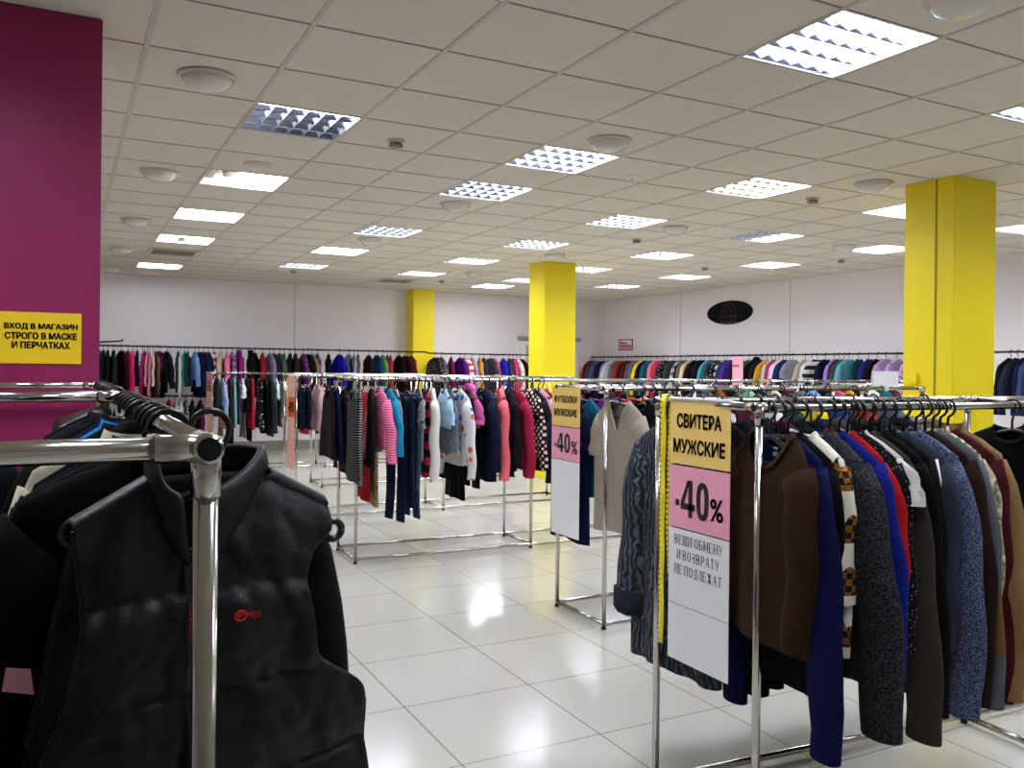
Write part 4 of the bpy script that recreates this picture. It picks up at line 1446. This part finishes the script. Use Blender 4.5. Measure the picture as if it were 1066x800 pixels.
def vest():
    t = empty('quilted_vest', (.172, 1.2, 1.305), .2)
    tag(t, 'black quilted sleeveless vest in the left foreground behind a chrome post', 'vest')
    cloth = NT('vest_nylon', 0.46, 0, 0.28)
    cloth.color(lin('07080a'))
    cloth.bump(cloth.noise(70.0, 4.0, 0.6), 0.22, 0.006)
    cloth = cloth.m
    lining = plain('vest_lining', '060607', 0.9)
    L, rows, cols = .66, 96, 32
    def arm(z, front, side=1):
        """outer half width at height z"""
        k = -z
        tip = .168 if side < 0 else .158
        if k < .045:
            return tip
        inn = (.108 if side > 0 else .164) if front else .17
        if k < .15:
            f = (k - .045) / .105
            return lerp(tip, inn, math.sin(f * PI / 2) ** 1.2) if front else lerp(tip, inn, f)
        if k < .235:
            return inn + (.012 * (k - .15) / .085 if front else .012 * (k - .15) / .085)
        inn += .012
        if k < .32:
            f = (k - .235) / .085
            return lerp(inn, .205, f * f * (3 - 2 * f) if front else f)
        return .205 + .02 * min(1, (k - .32) / .3)
    def inner(z):
        """inner edge of a front half: neckline, then the zip line"""
        k = -z
        return max(.004, lerp(.074, .004, min(1, max(0, (k + .0) / .115)) ** .7))
    def depth(x, z, s):
        k = -z
        q = abs(math.sin(PI * (k - .01) / .125))
        edge = 1 - (abs(x) / .26) ** 2 * .75
        b = .018 + .05 * min(1, k / .16) * edge
        # soft baffles between the stitch lines, with creases running into the seams
        wr = noise.noise((x * 16 + s, z * 9, 1.7)) * .012 + noise.noise((x * 40, z * 26 + x * 14, 4.2 + s)) * .005 + abs(noise.noise((x * 30 + z * 18, z * 34 - x * 8, s))) * -.006
        return b + .012 * q ** .5 + wr * min(1, k * 8 + .15)
    def top(x, front):
        # shoulder line falling from the neck to the tip
        return -.055 * max(0, (abs(x) - .07) / .1)
    for side in (-1, 1):
        bm = bmesh.new()
        grid = []
        for r in range(rows + 1):
            f = (r / rows) ** 1.0
            z = -L * f
            off = -.045 * min(1, -z / .11)
            x0, x1 = inner(z) + side * off, arm(z, True, side)
            row = []
            for c in range(cols + 1):
                x = lerp(x0, x1, c / cols)
                zz = z + top(x, True) * (1 - min(1, f * 4))
                row.append(bm.verts.new((side * x, -depth(x, z, side * 2), zz)))
            grid.append(row)
        pre = []
        for fy, dz in ((1.0, 0.0), (.55, .004), (.1, .006)):
            row = []
            for c in range(cols + 1):
                x = lerp(inner(0), arm(0, True, side), c / cols)
                row.append(bm.verts.new((side * x, depth(x, 0, 1) * .8 * fy, top(x, True) + dz)))
            pre.append(row)
        row = []
        for c in range(cols + 1):
            x = lerp(inner(0), arm(0, True, side), c / cols)
            row.append(bm.verts.new((side * x, -depth(x, 0, side * 2) * .6, top(x, True) + .005)))
        pre.append(row)
        grid = pre + grid
        for r in range(rows + 4):
            for c in range(cols):
                bm.faces.new((grid[r][c], grid[r][c + 1], grid[r + 1][c + 1], grid[r + 1][c]))
        o = link('front_panel', bm, cloth, t, True)
        m = o.modifiers.new('thick', 'SOLIDIFY'); m.thickness = .010; m.offset = 0
        # side gusset below the armhole
        bm = bmesh.new()
        a0 = []
        for r in range(rows + 1):
            z = -L * r / rows
            if -z < .31 or r % 3:
                continue
            xf, xb = arm(z, True, side), arm(z, False)
            yf, yb = -depth(xf, z, side * 2), depth(xb, z, 1) * .8
            a0.append([(side * xf, yf, z), (side * (xf + .012), lerp(yf, yb, .35), z), (side * (xb + .012), lerp(yf, yb, .65), z), (side * xb, yb, z)])
        ring_loft(bm, a0, False)
        o = link('side_panel', bm, cloth, t, True)
        m = o.modifiers.new('thick', 'SOLIDIFY'); m.thickness = .008; m.offset = 0
        # stitched binding round the armhole
        bm = bmesh.new()
        pf = [(side * arm(-k * .01, True, side), -depth(arm(-k * .01, True, side), -k * .01, side * 2), -k * .01 + top(arm(-k * .01, True, side), True) * (1 - min(1, k * .01 / L * 4))) for k in range(0, 33)]
        pb = [(side * arm(-k * .01, False), depth(arm(-k * .01, False), -k * .01, 1) * .8, -k * .01 + top(arm(-k * .01, False), True) * (1 - min(1, k * .01 / L * 4))) for k in range(0, 33)]
        tube(bm, pf, .0034, 8)
        tube(bm, pb, .0034, 8)
        link('armhole_binding', bm, cloth, t, True)
        # slanted pocket welt
        bm = bmesh.new()
        tube(bm, [(side * .1, -depth(.1, -.42, 0) - .012, -.40), (side * .13, -depth(.13, -.5, 0) - .012, -.50), (side * .15, -depth(.15, -.57, 0) - .010, -.57)], .007, 8)
        link('pocket_welt', bm, cloth, t, True)
    bm = bmesh.new()
    grid = []
    for r in range(rows + 1):
        z = -L * r / rows
        x1 = arm(z, False)
        grid.append([bm.verts.new((lerp(-x1, x1, c / 24), depth(lerp(-x1, x1, c / 24), z, 1) * .8, z + top(lerp(-x1, x1, c / 24), False) * (1 - min(1, r / rows * 4)))) for c in range(25)])
    for r in range(rows):
        for c in range(24):
            bm.faces.new((grid[r][c], grid[r][c + 1], grid[r + 1][c + 1], grid[r + 1][c]))
    o = link('back_panel', bm, lining, t, True)
    m = o.modifiers.new('thick', 'SOLIDIFY'); m.thickness = .012; m.offset = 1
    # stand-up collar, open at the front
    bm = bmesh.new()
    n = 33
    lo, mid, hi = [], [], []
    for k in range(n):
        f = k / (n - 1)
        a = -PI / 2 + .16 + (2 * PI - .32) * f
        fr = max(0.0, -math.sin(a)) ** 1.5
        x, y = .076 * math.cos(a) - .045 * fr, .05 * math.sin(a)
        zb = -.11 * fr - .004
        lo.append((x * (1.0 - .3 * fr), y - .012 * fr, zb))
        mid.append((x * (1.0 - .1 * fr), y * 1.05 - .016 * fr, zb + .028 + .02 * fr))
        hi.append((x * .9, y * .95 - .012 * fr, .036 - .05 * fr))
    ring_loft(bm, [lo, mid, hi], False)
    o = link('collar', bm, cloth, t, True)
    m = o.modifiers.new('thick', 'SOLIDIFY'); m.thickness = .014; m.offset = 0
    m = o.modifiers.new('smooth', 'SUBSURF'); m.levels = 1; m.render_levels = 2
    # zip down the front
    bm = bmesh.new()
    pts = [(-.045, -depth(-.045, -k * .02, 0) - .003, -k * .02) for k in range(5, 33)]
    rr = [[(p[0] - .011, p[1] + .004, p[2]), (p[0] - .006, p[1] - .004, p[2]), (p[0] + .006, p[1] - .004, p[2]), (p[0] + .011, p[1] + .004, p[2])] for p in pts]
    ring_loft(bm, rr, False)
    z_ = link('zipper', bm, M['black_plastic'], t)
    bm = bmesh.new()
    box(bm, -.006, .006, -.006, -.001, -.055, 0, .0015)
    zp = link('zip_pull', bm, M['black_plastic'], z_)
    zp.location = (-.05, -depth(-.045, -.17, 0) - .008, -.135)
    lettering(zp, '905', Matrix(((0, -1, 0, 0), (0, 0, -1, -.0062), (1, 0, 0, -.03), (0, 0, 0, 1))), .027, .0065, M['red_thread'], .02, 'red_mark', .0006)['label'] = 'red mark on the zip pull'
    # red embroidery on the chest
    ex_, ez_ = .016, -.168
    yb = -depth(ex_, ez_, 2) - .007
    base = empty('logo_base'); bpy.data.objects.remove(base)
    bm = bmesh.new()
    for rad, w in ((.0062, .0009), (.0036, .0008)):
        pts = [(ex_ - .007 + rad * 1.25 * math.cos(a_), yb, ez_ + rad * math.sin(a_)) for a_ in [2 * PI * k / 20 for k in range(20 if rad > .005 else 15)]]
        tube(bm, pts + ([pts[0]] if rad > .005 else []), w, 6)
    tube(bm, [(ex_ - .012, yb, ez_ + .002), (ex_ - .007, yb, ez_ - .001), (ex_ - .003, yb, ez_ + .003)], .0008, 6)
    em = link('chest_embroidery', bm, M['red_thread'], t)
    em['label'] = 'red ring and number embroidered on the chest'
    lettering(em, '905', basis_negy(ex_ + .0105, yb, ez_ - .001), .017, .0095, M['red_thread'], .02, 'red_number')
    return t
vest()
g_h = hanger((.172, 1.2, 1.365 - HZ + .005), .2, True, .165, 'hanger with looped ends holding the quilted vest', 'hangers on the near racks')
for s in (-1, 1):
    bm = bmesh.new()
    pts = [(s * ((.182 if s > 0 else .162) + .013 * math.cos(q)), 0, (-.083 if s > 0 else -.05) + .013 * math.sin(q)) for q in [2 * PI * k / 16 for k in range(17)]]
    tube(bm, pts, .0055, 8)
    link('looped_end', bm, M['black_plastic'], g_h, True)

# ---------------------------------------------------------------- signs
def sale_sign(name, label, x, y0, y1, z0, z1, bands, back='paper_white'):
    """laminated strip hanging from a crossbar, facing -X; folded over the bar at the top"""
    t = empty(name, (x, (y0 + y1) / 2, z0))
    tag(t, label, 'sign')
    yc = (y0 + y1) / 2
    for nm, mat, a, b in bands:
        bm = bmesh.new()
        box(bm, -.0012, .0012, y0 - yc, y1 - yc, a - z0, b - z0)
        link(nm, bm, M[mat], t)
    return t
def stroke_text(parent, lines, basis, w, h, mat):
    """printed roman letters with serifs, built from strokes"""
    G = {'В': [('v', 0), ('b', 0, .62, .5, 1), ('b', 0, .68, 0, .5)], 'Е': [('v', 0), ('h', 0, .58, 1), ('h', 0, .42, .5), ('h', 0, .6, 0), ('s', .58, .85, 1), ('s', .6, 0, .17)],
         'Щ': [('v', 0), ('v', .4), ('v', .8), ('h', 0, .9, 0), ('s', .9, -.2, 0)], 'И': [('v', 0), ('v', .65), ('d', 0, 0, .65, 1)],
         'О': [('o', 0, .72)], 'Б': [('v', 0), ('h', 0, .55, 1), ('s', .55, .82, 1), ('b', 0, .6, 0, .55)], 'М': [('v', 0), ('v', .85), ('d', 0, 1, .42, .1), ('d', .42, .1, .85, 1)],
         'Н': [('v', 0), ('v', .65), ('h', 0, .65, .5)], 'У': [('d', 0, 1, .36, .35), ('d', .7, 1, .25, 0), ('h', .05, .25, 0)],
         'З': [('b', .05, .55, .5, 1), ('b', .05, .6, 0, .5)], 'Р': [('v', 0), ('b', 0, .6, .45, 1)], 'А': [('d', 0, 0, .36, 1), ('d', .36, 1, .72, 0), ('h', .14, .58, .35)],
         'Т': [('v', .32), ('h', 0, .64, 1), ('s', 0, .82, 1), ('s', .64, .82, 1)], 'П': [('v', 0), ('v', .62), ('h', 0, .62, 1)],
         'Д': [('d', .08, 0, .3, 1), ('v', .6), ('h', .3, .6, 1), ('h', -.04, .72, 0), ('s', -.04, -.18, 0), ('s', .72, -.18, 0)],
         'Л': [('d', 0, 0, .26, 1), ('v', .6), ('h', .26, .6, 1)], 'Ж': [('v', .42), ('d', 0, 0, .42, .5), ('d', 0, 1, .42, .5), ('d', .42, .5, .84, 0), ('d', .42, .5, .84, 1)]}
    bm = bmesh.new()
    def seg(x0, y0, x1, y1, wd):
        d = Vector((x1 - x0, y1 - y0)); n_ = Vector((-d.y, d.x)).normalized() * wd / 2
        quad(bm, [(x0 + n_.x, y0 + n_.y, 0), (x0 - n_.x, y0 - n_.y, 0), (x1 - n_.x, y1 - n_.y, 0), (x1 + n_.x, y1 + n_.y, 0)])
    rowh = 1.55
    for r, line in enumerate(lines):
        adv = []
        x = 0
        for ch in line:
            wdt = .35 if ch == ' ' else max(max(s[1:3] if s[0] in 'hbo' else [s[1]]) if s[0] != 'd' else max(s[1], s[3]) for s in G[ch]) + .42
            adv.append((ch, x)); x += wdt
        ox, oy = -x / 2, -r * rowh
        for ch, px in adv:
            for s in G.get(ch, []):
                X = ox + px
                if s[0] == 'v':
                    seg(X + s[1], oy, X + s[1], oy + 1, .17)
                    seg(X + s[1] - .15, oy + .025, X + s[1] + .15, oy + .025, .05); seg(X + s[1] - .15, oy + .975, X + s[1] + .15, oy + .975, .05)
                elif s[0] == 'h':
                    seg(X + s[1], oy + s[3] * .95 + .025, X + s[2], oy + s[3] * .95 + .025, .06)
                elif s[0] == 's':
                    seg(X + s[1], oy + s[2], X + s[1], oy + s[3], .06)
                elif s[0] == 'd':
                    thick = .16 if (s[4] - s[2]) * (s[3] - s[1]) < 0 else .08
                    seg(X + s[1], oy + s[2], X + s[3], oy + s[4], thick)
                elif s[0] in 'bo':
                    if s[0] == 'b':
                        cx, cy, rx, ry, a0, a1 = X + s[1] + (s[2] - s[1]) * .45, oy + (s[3] + s[4]) / 2, (s[2] - s[1]) * .5, (s[4] - s[3]) / 2 - .03, -PI / 2, PI / 2
                        seg(X + s[1], cy + ry, cx, cy + ry, .06); seg(X + s[1], cy - ry, cx, cy - ry, .06)
                    else:
                        cx, cy, rx, ry, a0, a1 = X + (s[1] + s[2]) / 2, oy + .5, (s[2] - s[1]) / 2, .48, 0, 2 * PI
                    for k in range(10):
                        u0, u1 = a0 + (a1 - a0) * k / 10, a0 + (a1 - a0) * (k + 1) / 10
                        um = (u0 + u1) / 2
                        seg(cx + rx * math.cos(u0), cy + ry * math.sin(u0), cx + rx * math.cos(u1), cy + ry * math.sin(u1), .06 + .12 * abs(math.cos(um)))
    xs = [v.co.x for v in bm.verts]; ys = [v.co.y for v in bm.verts]
    cx, cy = (max(xs) + min(xs)) / 2, (max(ys) + min(ys)) / 2
    for v in bm.verts:
        v.co = ((v.co.x - cx) * w / (max(xs) - min(xs)), (v.co.y - cy) * h / (max(ys) - min(ys)), .0006)
    bmesh.ops.recalc_face_normals(bm, faces=bm.faces[:])
    return link('lettering', bm, mat, parent, False, basis)

def numerals(parent, basis, w, h, mat):
    bm = bmesh.new()
    def poly(pts):
        bm.faces.new([bm.verts.new((p[0], p[1], 0)) for p in pts])
    poly([(0, .27), (.22, .27), (.22, .44), (0, .44)])
    X = .29
    poly([(X + .42, 0), (X + .64, 0), (X + .64, 1), (X + .42, 1)])
    poly([(X, .2), (X + .78, .2), (X + .78, .37), (X, .37)])
    poly([(X, .37), (X + .2, .37), (X + .5, 1), (X + .36, 1)])
    cx, cy = 1.46, .5
    N = 28
    o_, i_ = [], []
    for k in range(N):
        a = 2 * PI * k / N
        o_.append((cx + .32 * sgnpow(math.cos(a), .75), cy + .5 * sgnpow(math.sin(a), .75)))
        i_.append((cx + .1 * sgnpow(math.cos(a), .75), cy + .34 * sgnpow(math.sin(a), .75)))
    for k in range(N):
        j = (k + 1) % N
        poly([o_[k], o_[j], i_[j], i_[k]])
    for v in bm.verts:
        v.co = ((v.co.x - .89) * w / 1.78, (v.co.y - .5) * h, .0009)
    return link('lettering', bm, mat, parent, False, basis)

Y0, Y1 = 2.007, 2.30
xs_ = 1.79
t = sale_sign('sale_sign', 'large hanging sign on the sweater rack reading sweaters for men, minus forty percent', xs_, Y0, Y1, .50, 1.36,
              [('white_panel', 'paper_white', .50, .932), ('pink_panel', 'paper_pink', .936, 1.139), ('yellow_panel', 'paper_yellow', 1.145, 1.36)])
lettering(t, 'СВИТЕРА', basis_negx(-.0014, 0.0, 1.288 - .5), .215, .046, M['ink'], .03)
lettering(t, 'МУЖСКИЕ', basis_negx(-.0014, 0.0, 1.205 - .5), .25, .046, M['ink'], .03)
numerals(t, basis_negx(-.0014, 0.03, 1.036 - .5), .165, .12, M['ink'])
lettering(t, '%', basis_negx(-.0014, -.09, 1.018 - .5), .06, .07, M['ink'], .01)
stroke_text(t, ['ВЕЩИ ОБМЕНУ', 'И ВОЗВРАТУ', 'НЕ ПОДЛЕЖАТ'], basis_negx(-.0016, 0.0, .847 - .5), .235, .135, M['ink'])
bm = bmesh.new(); box(bm, -.0015, .0015, Y0 - (Y0 + Y1) / 2, Y1 - (Y0 + Y1) / 2, .682 - .5, .686 - .5)
link('sheet_seam', bm, M['seam'], t)
bm = bmesh.new(); tube(bm, [(0, -.146, .858), (0, .146, .858)], .006, 8); tube(bm, [(.017, -.14, .86), (.017, .14, .86)], .003, 6)
link('clear_sleeve_top', bm, M['clear'], t)

t = sale_sign('sale_sign', 'narrow hanging sign on the t-shirt rack reading t-shirts for men, minus forty percent', 2.66, 4.262, 4.585, .456, 1.345,
              [('white_panel', 'paper_white', .456, .905), ('pink_panel', 'paper_pink', .909, 1.105), ('yellow_panel', 'paper_yellow', 1.11, 1.345)])
lettering(t, 'ФУТБОЛКИ', basis_negx(-.0014, 0, 1.272 - .456), .26, .044, M['ink'], .03)
lettering(t, 'МУЖСКИЕ', basis_negx(-.0014, 0, 1.192 - .456), .26, .044, M['ink'], .03)
numerals(t, basis_negx(-.0014, .035, 1.01 - .456), .185, .115, M['ink'])
lettering(t, '%', basis_negx(-.0014, -.105, .99 - .456), .07, .075, M['ink'], .01)

t = sale_sign('sale_sign', 'beige hanging sign with an orange band on the rack at left centre', 1.922, 8.12, 8.42, .48, 1.36,
              [('lower_panel', 'paper_salmon', .48, .97), ('orange_panel', 'paper_orange', .97, 1.16), ('upper_panel', 'paper_salmon', 1.16, 1.36)])
lettering(t, '-40%', basis_negx(-.0014, 0, 1.065 - .48), .24, .1, M['ink_red'], .02)
t = sale_sign('sale_sign', 'tall pink hanging sign at the left end of the farthest rack', 1.785, 12.3, 12.8, .42, 1.35, [('panel', 'paper_salmon', .42, 1.1), ('upper_panel', 'paper_pink', 1.1, 1.35)])
bm = bmesh.new()
for k in range(3):
    box(bm, -.0022, -.0013, -.12, .12, .78 - k * .05, .815 - k * .05)
link('dark_print', bm, M['ink_red'], t)

# measuring tape over the crossbar
t = empty('measuring_tape', (1.79, 2.335, 1.36))
tag(t, 'yellow measuring tape draped over the rack end beside the big sign', 'measuring tape')
bm = bmesh.new()
rr = []
for k in range(31):
    z = .002 - .83 * k / 30
    wv = .004 * math.sin(k * .9)
    w = .0155 - .002 * k / 30
    rr.append([(-.004 + wv * .4, -w + wv, z), (-.006 + wv * .4, wv, z), (-.004 + wv * .4, w + wv, z)])
ring_loft(bm, rr, False)
o = link('front_length', bm, M['tape'], t, True)
m = o.modifiers.new('thick', 'SOLIDIFY'); m.thickness = .0008
bm = bmesh.new()
rr = []
for k in range(9):
    a_ = PI * k / 8
    rr.append([(.012 - .016 * math.cos(a_), y_, .002 + .016 * math.sin(a_) * .6) for y_ in (-.0155, 0, .0155)])
for k in range(1, 16):
    rr.append([(.028 + .002 * math.sin(k), y_ - .004 * math.sin(k * .5), .002 - .6 * k / 15) for y_ in (-.0155, 0, .0155)])
ring_loft(bm, rr, False)
o = link('rear_length', bm, M['tape'], t, True)
m = o.modifiers.new('thick', 'SOLIDIFY'); m.thickness = .0008

# entrance notice on the magenta pillar
t = empty('entrance_notice', (-.081, 3.997, 1.555))
tag(t, 'yellow entrance notice about masks and gloves on the magenta pillar', 'sign')
bm = bmesh.new(); box(bm, -.145, .145, -.0015, .0015, -.104, .104)
link('sheet', bm, M['sign_yellow'], t)
for k, (s, w) in enumerate((('ВХОД В МАГАЗИН', .26), ('СТРОГО В МАСКЕ', .255), ('И ПЕРЧАТКАХ', .205))):
    lettering(t, s, basis_negy(.0, -.0018, .045 - .037 * k), w, .0265, M['ink'], .045)

# oval emblem on the right wall
t = empty('oval_emblem', (9.978, 11.245, 2.45))
tag(t, 'black oval emblem with dark red figures high on the right wall', 'emblem')
bm = bmesh.new()
rim = []
for x, s in ((0, 1.0), (-.018, 1.0), (-.024, .97)):
    rim.append([(x, .56 * s * math.cos(2 * PI * q / 48), .2 * s * math.sin(2 * PI * q / 48)) for q in range(48)])
ring_loft(bm, rim, True, True, True)
link('plate', bm, plain('emblem_black', '0c0c0e', 0.8, spec=.15), t)
bm = bmesh.new()
def em(pts, w=.012):
    tube(bm, [(-.0245, -p[0], p[1]) for p in pts], w, 6, True, .4)
for s in (-1, 1):
    em([(s * .16, .14), (s * .13, .05), (s * .16, -.02), (s * .2, -.06)])
    em([(s * .10, .15), (s * .05, .06), (s * .09, -.01), (s * .03, -.05)])
    em([(s * .03, .16), (s * .02, .08), (s * .05, .02)])
    em([(s * .2, -.07), (s * .16, -.12), (s * .19, -.165)])
    em([(s * .12, -.075), (s * .08, -.12), (s * .1, -.165)])
em([(-.2, -.065), (.2, -.065)], .008); em([(-.2, -.17), (.2, -.17)], .012); em([(-.16, .145), (.1, .15)], .007)
em([(-.03, -.08), (-.03, -.15), (.04, -.15), (.04, -.08)])
link('red_figure', bm, plain('emblem_red', '45101d', 0.7), t)

# framed pink notice on the right wall, and the pink card hanging from the rail
t = empty('framed_notice', (9.978, 14.29, 1.965))
tag(t, 'small framed pink notice above the right wall rail near the corner', 'sign')
bm = bmesh.new(); box(bm, -.012, 0, -.25, .25, -.112, .112, .004)
link('frame', bm, plain('plum_frame', '6a4566', 0.4), t)
bm = bmesh.new(); box(bm, -.0145, -.0125, -.225, .225, -.09, .09)
link('sheet', bm, M['paper_pink'], t)
bm = bmesh.new()
for z_, a_, b_ in ((.035, -.05, .2), (-.03, -.17, .21)):
    for k in range(int((b_ - a_) / .05)):
        box(bm, -.0165, -.015, a_ + k * .05, a_ + k * .05 + .036, z_ - .016, z_ + .016)
link('print', bm, M['ink_red'], t)
bm = bmesh.new()
quad(bm, [(-.0155, -.22, .088), (-.0155, .1, .088), (-.0155, .1, .06), (-.0155, -.22, .0)])
link('paper_strip', bm, M['paper_white'], t)
t = empty('rail_card', (9.36, 10.35, 1.66))
tag(t, 'pink card hanging among the clothes of the right wall rail', 'sign')
bm = bmesh.new(); box(bm, -.0015, .0015, -.12, .12, -.62, .03)
link('card', bm, M['paper_pink'], t)
bm = bmesh.new()
for k in range(4):
    box(bm, -.0035, -.002, -.02 + k * .035, .003 + k * .035, -.14, -.1)
tube(bm, [(0, -.1, .04), (.0, -.1, .05)], .002, 6)
link('print', bm, M['ink_red'], t)

# blank white card holder standing on the t-shirt rack rail
t = empty('card_holder', (4.95, 4.02, 1.358))
tag(t, 'blank white card holder clipped on a rail before the yellow pillar', 'card holder')
bm = bmesh.new(); box(bm, -.125, .125, -.008, .008, 0.0, .105, .002)
link('card', bm, M['paper_white'], t)
bm = bmesh.new(); box(bm, -.02, .02, -.016, .016, -.03, .012, .002)
link('clip', bm, M['white_plastic'], t)

# display prong on the side of the magenta pillar
t = empty('display_prong', (.132, 4.3, 1.55))
tag(t, 'thin metal display prong on the side of the magenta pillar', 'display hook')
bm = bmesh.new(); tube(bm, [(0, 0, 0), (.11, .16, .012), (.113, .165, .02)], .004, 8)
link('rod', bm, M['dark_metal'], t, True)
bm = bmesh.new(); box(bm, 0, .006, -.02, .02, -.03, .03, .002)
link('plate', bm, M['dark_metal'], t)
